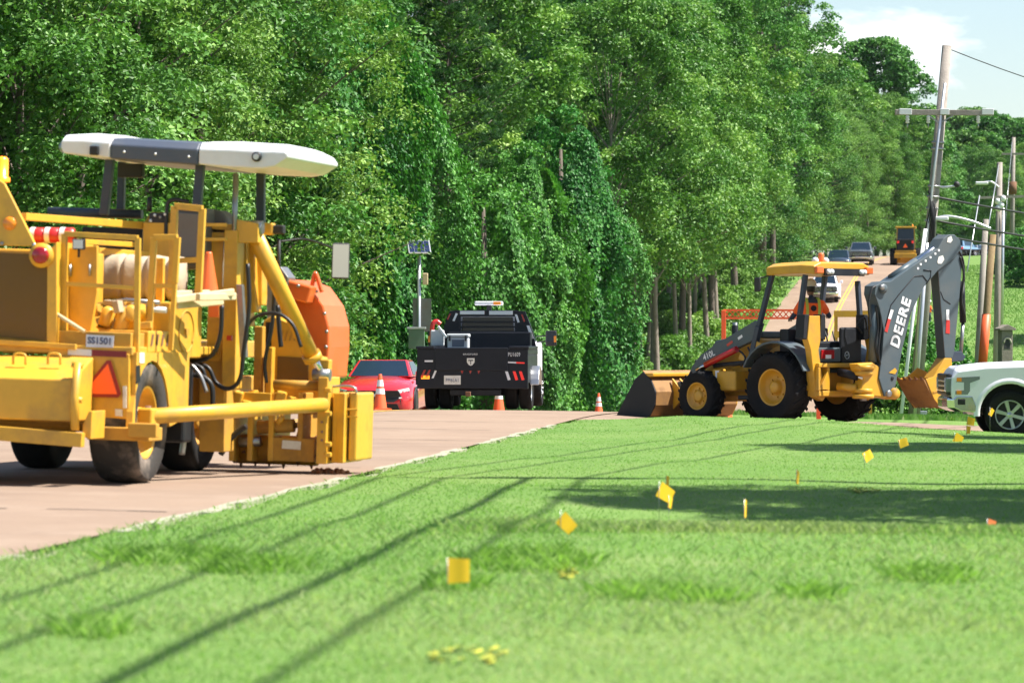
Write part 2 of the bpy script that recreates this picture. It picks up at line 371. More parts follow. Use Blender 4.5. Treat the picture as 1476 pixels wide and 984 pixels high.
def clump_leaves(rng, c, rad, n, ls, flat=.7, jit=.75):
    d = rnd_dir(rng, n); d[:, 2] = np.abs(d[:, 2])*np.where(rng.random(n) < .25, -1, 1)
    r = rng.random(n)**.45
    P = c+d*r[:, None]*np.array([rad, rad, rad*flat])
    P[:, 2] -= .16*rad*(r**2)
    N = d*.6+np.array([.12, -.1, .8])+rng.normal(size=(n, 3))*jit*.8
    L = ls*(.7+.6*rng.random(n))
    return leafcloud(P, N, L, L*.72, rng)

def broadleaf(seed, H, zb, R, M, per, ls, m, shape=.5, barkm='bark', tmean=.5, crad=1.):
    rng = np.random.default_rng(seed); cos_, tin = [], []
    cs = []
    lobes = rng.random(5)*2*pi
    for i in range(M):
        t = rng.random()**.85; z = zb+(H-zb)*t
        th = rng.random()*2*pi
        env = R*(sin(pi*min(1, (t*.86+.12)))**shape)*(1+.22*cos(3*th+lobes[0]+4*t)+.16*cos(5*th+lobes[1]-6*t))
        rr = env*(1-.5*rng.random()**2.2)
        c = np.array([rr*cos(th), rr*sin(th), z]); cs.append(c)
        rad = crad*(.55+.65*rng.random())*(1-.25*t)
        k = int(per*rad**1.6)+6
        cos_.append(clump_leaves(rng, c, rad, k, ls)); tb = rng.normal(tmean, .19)
        tin.append(np.clip(tb+rng.normal(0, .17, k), 0, 1))
    crown = finish('crown', cos_, tin, m)
    t = MB(); nb = 7; lean = rng.normal(0, .02, 2)
    pts = []; rs = []
    for i in range(nb):
        f = i/(nb-1); pts.append((lean[0]*H*f+.12*sin(4*f+seed), lean[1]*H*f+.12*cos(3*f+seed), -.4+(H*.86+.4)*f)); rs.append((.0075*H+.05)*(1-.82*f)*(1.25 if i == 0 else 1))
    t.tube(pts, rs, 9)
    for c in cs[::max(1, M//34)]:
        f = min(.8, max(.12, (c[2]-.22*(c[2]-zb)-1.5)/(H*.86))); i = f*(nb-1); k = int(i); g = i-k
        p0 = Vector(pts[k]).lerp(Vector(pts[min(k+1, nb-1)]), g); r0 = (rs[k]*(1-g)+rs[min(k+1, nb-1)]*g)*.42
        p1 = Vector(c); mid = p0.lerp(p1, .5)+Vector((0, 0, .15*(p1-p0).length*.4))
        t.tube([p0, mid, p1], [r0, r0*.6, .012], 6, cap=False)
    return crown, t.data('trunk', barkm, False)

def vinecol(seed, H, R, N, ls, m='leaf_vine', top=.75):
    """tree smothered by creeper: leaves hang in overlapping curtains to the ground"""
    rng = np.random.default_rng(seed); ph = rng.random(8)*2*pi
    nst = 46; cos_, tin = [], []
    def rad(th, t):
        e = (1-max(0, t-top)**2/((1-top)**2+1e-6))**.5 if t > top else 1
        base = .72+.42*(1-t)**1.5+.25*math.exp(-((t-.62)/.2)**2)
        return R*max(e, .05)*base*(1+.28*cos(3*th+ph[0]+2.2*t)+.20*cos(5*th+ph[1]-5*t)+.14*cos(9*th+ph[2]+9*t))
    k = N//nst
    for i in range(nst):                            # curtains
        th0 = rng.random()*2*pi; z1 = H*(.25+.75*rng.random()); ln = H*(.2+.35*rng.random())
        z = np.clip(z1-ln*rng.random(k)**1.2, .05, None); th = th0+rng.normal(0, .17, k)+.25*np.sin(z*.7+ph[3])
        rr = np.array([rad(a, b/H) for a, b in zip(th, z)])*(1+rng.normal(0, .045, k))+.12*np.sin((z1-z)*2.2)
        P = np.stack([rr*np.cos(th), rr*np.sin(th), z], 1)
        N_ = np.stack([np.cos(th), np.sin(th), np.full(k, .55)], 1)+rng.normal(size=(k, 3))*.42
        L = ls*(.65+.7*rng.random(k)); tb = rng.normal(.5, .12)
        cos_.append(leafcloud(P, N_, L, L*.85, rng, updir=np.array([0, 0, -1.]))); tin.append(np.clip(tb+rng.normal(0, .18, k), 0, 1))
    for i in range(90):                             # loose tufts that break the outline
        th = rng.random()*2*pi; t = rng.random()**.8; rr = rad(th, t)*(1+.12*rng.random())
        kk = 50; cos_.append(clump_leaves(rng, np.array([rr*cos(th), rr*sin(th), t*H+.2]), .3+.35*rng.random(), kk, ls)); tin.append(np.clip(rng.normal(.6, .2, kk), 0, 1))
    t = MB(); t.tube([(0, 0, -.4), (.1, .05, H*.4), (0, .1, H*.9)], [.28, .2, .06], 8)
    return finish('vine_leaves', cos_, tin, m), t.data('trunk', 'bark', False)

def pine(seed, H, zb, R, nb=95, m='needle'):
    rng = np.random.default_rng(seed); cos_, tin = [], []; t = MB()
    t.tube([(0, 0, -.4), (.08, 0, H*.4), (0, .05, H)], [.011*H+.07, .009*H+.04, .03], 9)
    for i in range(nb):
        f = (i+rng.random())/nb; z = zb+(H-zb)*f; th = i*2.4+rng.normal(0, .3); ln = R*(1-f)**.6*(.65+.5*rng.random())+.5
        d = np.array([cos(th), sin(th), .12+.35*f]); p0 = np.array([0, 0, z]); p1 = p0+d*ln
        t.tube([p0, (p0+p1)/2+np.array([0, 0, -.05*ln]), p1], [.045*(1-f)+.018, .03, .01], 5, cap=False)
        for j in range(int(6+ln*3.2)):
            g = .35+.65*rng.random()**.7; c = p0+(p1-p0)*g+rng.normal(size=3)*np.array([.32, .32, .16])*(.5+ln*.12)
            k = 34; dd = rnd_dir(rng, k); dd[:, 2] = np.abs(dd[:, 2])*.9+.12; dd = unit(dd+.5*d)
            L = .30*(.7+.5*rng.random(k)); P = c+dd*L[:, None]*.5
            nn = np.cross(dd, rnd_dir(rng, k)); cos_.append(leafcloud(P, nn, L, np.full(k, .035), rng, updir=dd*8)); tin.append(np.clip(rng.normal(.5, .2, k), 0, 1))
    return finish('needles', cos_, tin, m), t.data('trunk', 'bark', False)

def shrub(seed, H, R, M, per, ls, m):
    rng = np.random.default_rng(seed); cos_, tin = [], []; t = MB()
    for i in range(M):
        th = rng.random()*2*pi; f = rng.random(); rr = R*sqrt(rng.random())*(1-.55*f); z = H*f*(1-.3*(rr/R)**2)*.85+.08
        c = np.array([rr*cos(th), rr*sin(th), z]); k = per
        cos_.append(clump_leaves(rng, c, .18*R+.16*rng.random(), k, ls, flat=.9)); tin.append(np.clip(rng.normal(.5, .14)+rng.normal(0, .17, k), 0, 1))
        if i % 6 == 0: t.tube([(0.1*cos(th), .1*sin(th), -.1), (c[0]*.6, c[1]*.6, z*.6), tuple(c)], [.03, .02, .008], 5, cap=False)
    return finish('foliage', cos_, tin, m), t.data('stem', 'bark', False)

CROWN = {
 'gum':  [broadleaf(s, 24+s % 3, 7.5, 4.2, 215, 200, .22, 'leaf_gum', .45, crad=1.15) for s in (1, 2)],
 'oak':  [broadleaf(11, 22, 8.5, 4.6, 220, 180, .21, 'leaf_oak', .5, barkm='bark_pale', crad=1.2)],
 'low':  [broadleaf(21, 17, .8, 4.0, 240, 270, .155, 'leaf_oak', .38, crad=1.12), broadleaf(22, 18, .5, 3.7, 240, 250, .17, 'leaf_gum', .4, crad=1.12)],
 'fine': [broadleaf(31, 16, 1.2, 3.6, 430, 230, .12, 'leaf_pale', .4, crad=.85)],
 'vine': [vinecol(41, 12.5, 2.1, 40000, .155), vinecol(42, 9.0, 1.8, 32000, .15), vinecol(43, 15, 2.4, 46000, .16)],
 'pine': [pine(51, 23, 8, 3.6), pine(52, 19, 3.5, 3.4, 110)],
 'bush': [shrub(61, 2.3, 1.6, 80, 90, .12, 'leaf_pale'), shrub(62, 1.7, 1.5, 70, 90, .12, 'leaf_oak'), shrub(63, 2.6, 1.5, 90, 90, .12, 'leaf_vine')],
 'far':  [broadleaf(71, 24, 4, 6.2, 420, 90, .38, 'leaf_gum', .5, crad=1.5), broadleaf(72, 22, 4, 6.0, 400, 90, .38, 'leaf_oak', .5, crad=1.5)],
}
NAMES = {'gum': 'broadleaf_tree', 'oak': 'broadleaf_tree', 'low': 'broadleaf_tree', 'fine': 'broadleaf_tree', 'vine': 'vine_covered_tree', 'pine': 'pine_tree', 'bush': 'shrub', 'far': 'broadleaf_tree'}
LOOK = {'gum': 'tall broadleaf tree with glossy leaves', 'oak': 'tall broadleaf tree with bare lower trunk', 'low': 'bushy tree leafy to the ground',
        'fine': 'pale fine-leaved tree', 'vine': 'tree smothered in hanging green creeper', 'pine': 'dark green pine tree', 'bush': 'leafy shrub in the undergrowth', 'far': 'large round-crowned tree'}
CAT = {'vine': 'tree', 'bush': 'shrub'}
TREES = []
def zone(x, y):
    p = 738+FPX*x/y
    if y > 330: return 'on the far hilltop'
    if x > xc(y)+HW: return 'beside the right-hand verge'
    if p < 260: return 'behind the big yellow road machine'
    if p < 480: return 'behind the orange drum of the yellow machine'
    if p < 620: return 'behind the red car'
    if p < 860: return 'behind the black flatbed truck'
    if p < 1090: return 'in the wood beyond the backhoe bucket'
    return 'beside the road up the far hill'
SKYL = interp([1120, 1165, 1178, 1192, 1215, 1240, 1270, 1310, 1330, 1345, 1358, 1380, 1400, 1440, 1476, 1600], [-400, -60, 20, 72, 78, 44, 30, 50, 66, 130, 172, 185, 152, 150, 165, 160])
TOP = {}
def top_of(me):
    if me.name not in TOP:
        a = np.empty(len(me.vertices)*3, np.float32); me.vertices.foreach_get('co', a); a = a.reshape(-1, 3); TOP[me.name] = (float(a[:, 2].max()), float(np.percentile(np.hypot(a[:, 0], a[:, 1]), 95)))
    return TOP[me.name]
def plant(kind, x, y, s=1., v=None, rz=None, z=None, where=None, sz=1.):
    cr, tr = CROWN[kind][v if v is not None else random.randrange(len(CROWN[kind]))]
    if y > 200 and z is None:                        # crowns end at the wood's skyline
        h, r = top_of(cr); p = 738+FPX*x/y; g = float(ground(x, y))
        zt = min(EYE+(492-float(SKYL(q)))*y/FPX for q in (p, p+.45*r*s*FPX/y))-g
        if h*s*sz > zt: f = zt/(h*s*sz); s *= max(f, .55)**.6; sz *= zt/(h*s*sz)
    lab = LOOK[kind]+' '+(where or zone(x, y))
    o = empty(NAMES[kind], (x, y, float(ground(x, y))-.05 if z is None else z), (0, 0, random.random()*6.28 if rz is None else rz), lab, CAT.get(kind, 'tree'), lab)
    o.scale = (s, s, s*sz)
    obj_from('trunk' if kind != 'bush' else 'stem', tr, o)
    obj_from({'vine': 'vine_leaves', 'pine': 'needles', 'bush': 'foliage'}.get(kind, 'crown'), cr, o)
    TREES.append((kind, x, y)); return o
def off(y, d): return float(xc(y))-HW-d             # d metres into the wood from the left road edge
def AT(pxl, y): return (pxl-738)*y/FPX
# front row, from the nearest left to the far hill
for p, y, k, v, s in [(-60, 84, 'low', 0, .9), (30, 86, 'low', 1, .85), (120, 92, 'low', 0, .95), (205, 97, 'fine', 0, .9), (285, 102, 'low', 1, 1.), (360, 108, 'fine', 0, 1.05), (430, 113, 'vine', 2, 1.),
                      (492, 118, 'vine', 0, 1.0), (552, 122, 'vine', 2, .8), (700, 133, 'vine', 1, 1.0), (756, 140, 'vine', 0, .85), (812, 147, 'vine', 0, 1.0), (838, 158, 'vine', 2, .75),
                      (648, 150, 'pine', 1, .95), (880, 190, 'gum', 0, .95), (918, 205, 'gum', 1, .95), (945, 200, 'oak', 0, 1.), (985, 225, 'gum', 0, 1.), (1012, 240, 'oak', 0, 1.), (1030, 235, 'gum', 1, .95),
                      (1052, 262, 'fine', 0, 1.1), (1085, 285, 'low', 1, 1.05), (1108, 300, 'fine', 0, 1.3), (1128, 318, 'pine', 0, 1.05), (1150, 326, 'low', 0, 1.0), (1168, 340, 'fine', 0, 1.2),
                      (1190, 355, 'low', 0, .8), (606, 158, 'pine', 0, .9), (1098, 268, 'pine', 0, 1.0), (1172, 338, 'pine', 1, 1.2), (940, 250, 'pine', 0, 1.), (1140, 305, 'gum', 0, 1.1), (1110, 280, 'gum', 1, 1.12), (1060, 250, 'gum', 0, 1.1)]:
    plant(k, AT(p, y), y, s, v)
# second and third rows close the wood
rr = random.Random(5)
for y in np.arange(80, 345, 5.2):
    for d0, ks in ((9.5, ('gum', 'oak', 'low', 'pine')), (15, ('low', 'gum', 'low', 'pine')), (22, ('far', 'low', 'far'))):
        k = rr.choice(ks); yy = y+rr.uniform(-2, 2)
        if d0 == 22 and rr.random() < .4: continue
        if 172 < yy < 268 and d0 < 20: continue          # open, sunlit strip behind the front trunks
        if 172 < yy < 268: k = 'low'
        plant(k, off(yy, d0+rr.uniform(-1.6, 1.6)), yy, rr.uniform(.9, 1.12))
# slim trunks at the wood's edge
for p, y, s in [(884, 176, .66), (914, 186, .7), (932, 205, .6), (952, 190, .7), (974, 222, .62), (992, 214, .6), (1020, 226, .72), (1036, 236, .72), (925, 215, .6), (960, 240, .66), (1004, 235, .6)]:
    plant('oak', AT(p, y), y, s*1.25, 0, sz=1.1)
# hilltop trees behind the bend
for p, y, k, s in [(1175, 372, 'far', .95), (1205, 395, 'far', 1.0), (1235, 405, 'pine', 1.05), (1262, 400, 'far', 1.12), (1300, 415, 'far', 1.18), (1330, 430, 'far', 1.05), (1355, 450, 'pine', .9),
                   (1290, 372, 'low', .7), (1335, 470, 'low', 1.), (1375, 500, 'far', .95), (1400, 520, 'far', 1.1), (1425, 505, 'far', 1.15), (1450, 520, 'far', 1.12), (1476, 510, 'far', 1.1), (1500, 530, 'far', 1.15), (1530, 520, 'far', 1.1),
                   (1250, 368, 'low', .8), (1275, 378, 'fine', 1.0), (1325, 400, 'fine', .9), (1230, 362, 'fine', .8), (1360, 520, 'low', 1.1), (1410, 490, 'low', .9), (1445, 480, 'low', .85), (1480, 485, 'low', .9)]:
    plant(k, AT(p, y), y, s)
# undergrowth
for y in np.arange(176, 268, 6.):                   # bright saplings in the open strip
    for d0 in (9., 13., 17.): yy = y+rr.uniform(-2, 2); plant('bush', off(yy, d0+rr.uniform(-1.5, 1.5)), yy, rr.uniform(1.3, 2.1), 0)
for y in np.arange(86, 330, 3.4):
    for d0 in ((2.4, 4.0, 6.0) if 170 < y < 290 else (3.6,)):
        yy = y+rr.uniform(-1.2, 1.2); plant('bush', off(yy, d0+rr.uniform(-.7, .9)), yy, rr.uniform(.6, 1.05)*(1.75 if 185 < y < 275 else 1), rr.choice((0, 0, 0, 1)) if y > 165 else None)
# ---------------------------------------------------------------- paints and common parts
mat('yellow', (.70, .38, .035), .42, coat=.15, dirt=.62, dscale=2.8, dcol=(.33, .18, .06), var=.10)
mat('yellow_dull', (.52, .27, .03), .65, dirt=.85, dscale=3.2, dcol=(.22, .12, .05), var=.1)
mat('deere_yellow', (.60, .315, .020), .42, coat=.2, dirt=.5, dscale=2.0, dcol=(.30, .18, .06), var=.08)
mat('orange', (.72, .13, .02), .45, coat=.2, dirt=.4, dscale=2.5, dcol=(.40, .20, .10), var=.08)
mat('grille', (.16, .085, .015), .7, dirt=.4, dscale=5, bump=.5, bscale=220)
mat('black_paint', (.012, .014, .019), .5, spec=.3, dirt=.35, dscale=2, dcol=(.07, .06, .05))
mat('frame_grey', (.038, .052, .080), .42, spec=.35, dirt=.35, dscale=2, dcol=(.14, .12, .10))
mat('deere_grey', (.068, .095, .112), .42, spec=.4, dirt=.4, dscale=1.3, dcol=(.15, .14, .12), var=.06)
mat('canopy_dark', (.07, .085, .12), .4, dirt=.3, dscale=2, dcol=(.16, .15, .13))
mat('canopy_white', (.74, .75, .78), .4, dirt=.3, dscale=2, dcol=(.45, .42, .36))
mat('rubber', (.009, .009, .010), .85, spec=.25, dirt=.5, dscale=4, dcol=(.032, .027, .023), bump=.3, bscale=40)
mat('rubber_dusty', (.05, .046, .043), .9, spec=.2, dirt=1., dscale=3, dcol=(.27, .22, .18), bump=.3, bscale=40)
mat('hose', (.012, .012, .013), .45)
mat('chrome', (.72, .73, .75), .16, metal=1.)
mat('steel', (.36, .36, .36), .4, metal=.9, dirt=.5, dscale=6, dcol=(.16, .12, .09))
mat('bucket_worn', (.30, .15, .045), .7, dirt=.8, dscale=4, dcol=(.14, .075, .035), var=.12)
mat('rusty', (.20, .095, .05), .85, dirt=.7, dscale=6, dcol=(.09, .05, .03))
mat('red', (.50, .018, .015), .35, coat=.3, dirt=.2)
mat('red_lens', (.35, .008, .012), .2, coat=.6)
mat('amber_lens', (.85, .26, .01), .25, coat=.5)
mat('amber_lit', (.9, .25, .01), .3, emit=(1., .25, .015, .9))
mat('white_paint', (.74, .74, .74), .35, coat=.3, dirt=.15, dscale=2, dcol=(.5, .46, .4))
mat('white_mark', (.78, .79, .80), .5)
mat('lens_clear', (.62, .64, .66), .12, coat=.8)
mat('tan_cloth', (.43, .35, .25), .9, dirt=.4, dscale=3, dcol=(.36, .26, .16), bump=.3, bscale=15)
mat('grey_vinyl', (.16, .145, .135), .6, dirt=.2)
mat('wood', (.62, .50, .30), .8, dirt=.5, dscale=4, dcol=(.42, .30, .15))
mat('plate', (.62, .66, .78), .5)
mat('plate_ink', (.05, .07, .16), .6)
mat('sticker_white', (.75, .74, .68), .5, dirt=.4, dscale=9, dcol=(.4, .3, .2))
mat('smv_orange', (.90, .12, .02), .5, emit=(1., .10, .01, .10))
mat('smv_red', (.28, .012, .014), .4)
mat('smv_red_dark', (.20, .012, .018), .4)
mat('glass_dark', (.012, .016, .020), .06, coat=1.)
mat('mirror', (.85, .87, .9), .03, metal=1.)
mat('black_plastic', (.02, .02, .022), .6)
mat('soil_crumbs', (.34, .15, .075), .95)

class Frame:
    """a thing's own axes: x right, y forward, z up; A / B turn a sight line into a local point on a plane y = const / x = const"""
    def __init__(s, loc, heading, roll=0., pitch=0.):
        s.loc = Vector(loc); s.rot = Euler((pitch, roll, heading), 'XYZ')
        s.M = Matrix.Translation(s.loc) @ s.rot.to_matrix().to_4x4(); s.I = s.M.inverted()
        s.o = s.I @ Vector((0, 0, EYE))
    def ray(s, px, py): return (s.I.to_3x3() @ Vector(((px-738)/FPX, 1, -(py-492)/FPX)))
    def A(s, px, py, y): d = s.ray(px, py); return s.o+d*((y-s.o.y)/d.y)
    def B(s, px, py, x): d = s.ray(px, py); return s.o+d*((x-s.o.x)/d.x)
    def Z(s, px, py, z): d = s.ray(px, py); return s.o+d*((z-s.o.z)/d.z)
    def root(s, name, label, cat, group=None):
        return empty(name, s.loc, s.rot, label, cat, group)

def tyre(parent, c, R, w, rimR, axis=(1, 0, 0), tm='rubber', rm='yellow', lugs=0, hub=.3, dish=.12, name='wheel', spokes=0, rimname='rim', n=36, chev=1):
    """tyre with bulged walls and a dished rim; +axis points to the outside"""
    m = MB(); h = w/2
    prof = [(rimR, -h*.72), (rimR*1.06, -h*.86), (R*.80+rimR*.2, -h), (R*.95, -h*.93), (R*.99, -h*.72), (R, -h*.4), (R, h*.4), (R*.99, h*.72), (R*.95, h*.93), (R*.80+rimR*.2, h), (rimR*1.06, h*.86), (rimR, h*.72), (rimR*.97, 0), (rimR, -h*.72)]
    if lugs: prof = [(r if r < R*.9 else r-.026*R/.6, t) for r, t in prof]
    m.lathe(prof, c, axis, n)
    ax = Vector(axis).normalized(); u = Vector((0, 0, 1)); x = ax.cross(u).normalized(); c = Vector(c)
    for i in range(lugs):
        for sd in (-1, 1):
            a = 2*pi*(i+(.5 if sd > 0 else 0))/lugs; lr = R-.02
            def P(r, t, da): q = a+da*chev; return c+ax*t+(x*cos(q)+u*sin(q))*r
            g = .085*24/lugs
            m.hexa([P(R*.93, sd*h*.98, g), P(R*.93, sd*h*.98, -g+.12), P(R*.94, sd*h*.04, -.35*g-.16), P(R*.94, sd*h*.04, .7*g-.16),
                    P(R*.985, sd*h*.90, g), P(R*.985, sd*h*.90, -g+.12), P(R*1.0, sd*h*.04, -.35*g-.16), P(R*1.0, sd*h*.04, .7*g-.16)])
    t = m.build(name, tm, parent)
    r = MB(); d = dish
    if spokes:
        r.lathe([(rimR, h*.72), (rimR*.97, h*.78), (rimR*.92, h*.70), (rimR*.88, h*.1)], c, axis, n)
        for i in range(spokes):
            a = 2*pi*(i+.25)/spokes; f = lambda rr, da, t: c+ax*t+(x*cos(a+da)+u*sin(a+da))*rr
            r.hexa([f(rimR*.2, .55, h*.5), f(rimR*.2, -.55, h*.5), f(rimR*.93, -.17, h*.52), f(rimR*.93, .17, h*.52), f(rimR*.2, .5, h*.66), f(rimR*.2, -.5, h*.66), f(rimR*.93, -.13, h*.72), f(rimR*.93, .13, h*.72)])
        r.lathe([(.001, h*.72), (rimR*.16, h*.72), (rimR*.2, h*.6), (rimR*.28, h*.5)], c, axis, 20)
        ro = r.build(rimname, rm, t)
        k = MB(); k.lathe([(rimR*.93, h*.25), (.001, h*.25)], c, axis, 20); k.build('brake_disc', 'black_plastic', t)
    else:
        r.lathe([(rimR*1.02, h*.80), (rimR*.97, h*.80), (rimR*.93, h*.72), (rimR*.86, h*.72-d*.5), (rimR*.72, h*.72-d), (rimR*hub*1.25, h*.72-d), (rimR*hub, h*.72-d*.8), (rimR*hub, h*.72-d*.25), (rimR*hub*.7, h*.72-d*.1), (.001, h*.72-d*.1)], c, axis, n)
        r.lathe([(rimR*1.0, -h*.72), (rimR*.9, -h*.6), (rimR*.7, -h*.3), (.001, -h*.3)], c, axis, n)
        r.build(rimname, rm, t)
        bm = MB()
        for i in range(8):
            a = 2*pi*i/8; p = c+ax*(h*.72-d)+(x*cos(a)+u*sin(a))*rimR*.55; bm.cyl(p, p+ax*.03, .018, n=6)
        bm.build('wheel_nuts', rm, t)
    return t

# ---------------------------------------------------------------- the big yellow road machine on the left
FP = Frame((-3.50, 35.2, float(ground(-3.5, 35.2))-.01), radians(-11.5), radians(1.6))
A, B = FP.A, FP.B
pv = FP.root('road_widening_machine', 'big yellow road machine with white-ended canopy and side cutter head on the tan road', 'road machine')
Y = 'yellow'
def plate(name, pts, th, m=Y, par=pv, bev=.008):
    """flat plate through local points, given a thickness vector"""
    n = len(pts); th = Vector(th); a = [Vector(p) for p in pts]; b = [p+th for p in a]
    q = MB().add(a+b, [tuple(range(n))[::-1], tuple(range(n, 2*n))]+[(i, (i+1) % n, n+(i+1) % n, n+i) for i in range(n)])
    return q.build(name, m, par, bev)
def bar(name, a, b, w, h=None, m=Y, par=pv, bev=.006): return MB().beam(a, b, w, h).build(name, m, par, bev)
def pipe(name, pts, r, m=Y, par=pv, n=10): return MB().tube(pts, r, n).build(name, m, par)
def bez(p, n=14):
    """smooth curve through points (Catmull-Rom)"""
    p = [Vector(q) for q in p]; p = [p[0]*2-p[1]]+p+[p[-1]*2-p[-2]]; out = []
    for i in range(1, len(p)-2):
        for k in range(n):
            t = k/n; a, b, c, d = p[i-1], p[i], p[i+1], p[i+2]
            out.append(.5*((2*b)+(c-a)*t+(2*a-5*b+4*c-d)*t*t+(3*b-a-3*c+d)*t**3))
    return out+[p[-2]]
# chassis
MB().bb(-2.25, -.45, .3, 6.2, .55, .95).build('chassis', 'yellow_dull', pv, .02)
MB().bb(-2.40, -.02, .02, 3.0, 1.20, 1.28).build('deck', Y, pv, .01)
MB().bb(-2.30, -.45, 3.0, 6.4, 1.15, 1.32).build('front_deck', Y, pv, .01)
# rear tank with sloping top
a = A(105, 547, -.62); zt = A(60, 512, 0).z; zb = a.z; zl = A(60, 606, -.62).z
m = MB(); xr = a.x
m.prism([(-.62, zl), (-.62, zb), (-.02, zt), (-.02, zl)], (xr-2.0, 0, 0), (0, 1, 0), (0, 0, 1), (2.0, 0, 0)); m.build('rear_tank', Y, pv, .015)
for px in (28, 78):
    p = A(px, 522, -.35); MB().tube(bez([p+Vector((-.06, 0, -.02)), p+Vector((-.05, 0, .07)), p+Vector((.05, 0, .07)), p+Vector((.06, 0, -.02))], 5), .012, 6).build('tank_handle', Y, pv)
bar('tank_bumper', A(0, 622, -.66)+Vector((-1.4, 0, .05)), A(120, 634, -.66), .1, .13)
p0 = A(113, 523, -.60); p1 = A(108, 620, -.66)
pipe('tank_rod', [p0, p0.lerp(p1, .5)+Vector((-.015, -.02, 0)), p1], .04)
for py in (525, 574): pipe('rod_clamp', [A(104, py, -.6), A(119, py+3, -.6)], .028)
plate('bumper_gusset', [A(118, 628, -.6), A(119, 612, -.6), A(128, 592, -.6), A(133, 592, -.6), A(131, 633, -.6)], (0, .4, 0))
# rear panel, fender
x_r = A(186, 550, 0).x
m = MB(); m.add([A(70, 500, .0), A(186, 510, .0), A(186, 604, .0), A(125, 600, .0), A(70, 596, 0)]+[q+Vector((0, .05, 0)) for q in (A(70, 500, 0), A(186, 510, 0), A(186, 604, 0), A(125, 600, 0), A(70, 596, 0))],
      [(4, 3, 2, 1, 0), (5, 6, 7, 8, 9)]+[(i, (i+1) % 5, 5+(i+1) % 5, 5+i) for i in range(5)]); m.build('rear_panel', Y, pv, .008)
sp = lambda px, py: B(px, py, 0.0)
wc = B(219, 617, 0.02); RW = .57
arch = []
for k in range(13):
    t = pi*(1-k/12)*1.0; arch.append((wc.y+cos(t)*.60, wc.z+.0+sin(t)*.63))
ztop = sp(190, 508).z
poly = [(.06, ztop-.66), (.06, ztop)]+[(1.78, ztop)]+[(1.78, ztop-.62)]+arch[::-1]
m = MB(); m.prism(poly, (-.05, 0, 0), (0, 1, 0), (0, 0, 1), (.06, 0, 0)); m.build('fender_panel', Y, pv)
plate('fender_slot', [sp(194, 527)+Vector((.012, 0, 0)), sp(200, 526)+Vector((.012, 0, 0)), sp(200, 551)+Vector((.012, 0, 0)), sp(194, 553)+Vector((.012, 0, 0))], (.003, 0, 0), 'black_paint', bev=0)
MB().bb(-.75, -.052, .06, 1.9, ztop-.03, ztop).build('fender_top', Y, pv, .006)
MB().bb(-.72, -.68, .1, 1.8, .6, ztop-.04).build('wheel_well', 'black_paint', pv)
# warning triangle, reflective strip, stickers
tp, tl, tr = A(158, 514, -.03), A(111, 572, -.03), A(176, 573, -.03)
c = (tp+tl+tr)/3
def tri(k, y): return [c+(tp-c)*k+Vector((-.03*k*.0, y, 0)), c+(tl-c)*k+Vector((0, y, 0)), c+(tr-c)*k+Vector((0, y, 0))]
cut = []
vv = [tp, tr, tl]
for i in range(3): cut += [vv[i].lerp(vv[(i+2) % 3], .09), vv[i].lerp(vv[(i+1) % 3], .09)]
tb = plate('warning_triangle', cut, (0, .006, 0), 'smv_red', bev=0); tb['label'] = 'dark red bordered orange warning triangle'
plate('triangle_face', tri(.74, -.005), (0, .004, 0), 'smv_orange', tb, 0)
plate('reflector', [A(98, 502, -.012), A(132, 504, -.012), A(132, 513, -.012), A(98, 511, -.012)], (0, .01, 0), 'plate', bev=0)
plate('reflector', [A(132, 504, -.012), A(182, 506, -.012), A(182, 515, -.012), A(132, 513, -.012)], (0, .01, 0), 'smv_red_dark', bev=0)
plate('sticker', [A(166, 589, -.012), A(176, 590, -.012), A(176, 600, -.012), A(166, 599, -.012)], (0, .01, 0), 'sticker_white', bev=0)
plate('sticker', [A(177, 556, -.012), A(182, 556, -.012), A(182, 588, -.012), A(177, 588, -.012)], (0, .01, 0), 'sticker_white', bev=0)
plate('sticker', [sp(199, 508)+Vector((.013, 0, 0)), sp(206, 508)+Vector((.013, 0, 0)), sp(206, 523)+Vector((.013, 0, 0)), sp(199, 523)+Vector((.013, 0, 0))], (.003, 0, 0), 'sticker_white', bev=0)
# rear step
m = MB(); q = A(126, 614, -.1); m.bb(q.x, A(216, 628, -.1).x, -.12, .3, q.z-.12, q.z); m.build('rear_step', 'yellow_dull', pv, .01)
m = MB(); q = A(185, 609, -.2); m.bb(q.x, A(226, 628, -.2).x, -.22, -.12, q.z-.13, q.z); m.build('step_bracket', 'yellow_dull', pv, .01)
# wheels
zrt = RW
def axle_z(x, y, R):      # wheel resting on the road under the machine's own roll
    w = FP.M @ Vector((x, y, 0)); g = float(ground(w.x, w.y)); return (FP.I @ Vector((w.x, w.y, g))).z+R
for x, y in ((-.21, wc.y), (-2.20, wc.y)):
    tyre(pv, (x, y, axle_z(x, y, RW)), RW, .44, .335, (1, 0, 0) if x > -1 else (-1, 0, 0), 'rubber_dusty', 'yellow', hub=.42, dish=.16)
for x, y in ((-.62, 3.9), (-2.15, 3.9)):
    tyre(pv, (x, y, axle_z(x, y, RW)), RW, .40, .32, (1, 0, 0) if x > -1 else (-1, 0, 0), 'rubber', 'yellow_dull', hub=.42, dish=.1)
MB().cyl((-2.0, wc.y, zrt), (-.4, wc.y, zrt), .1).build('axle', 'yellow_dull', pv)
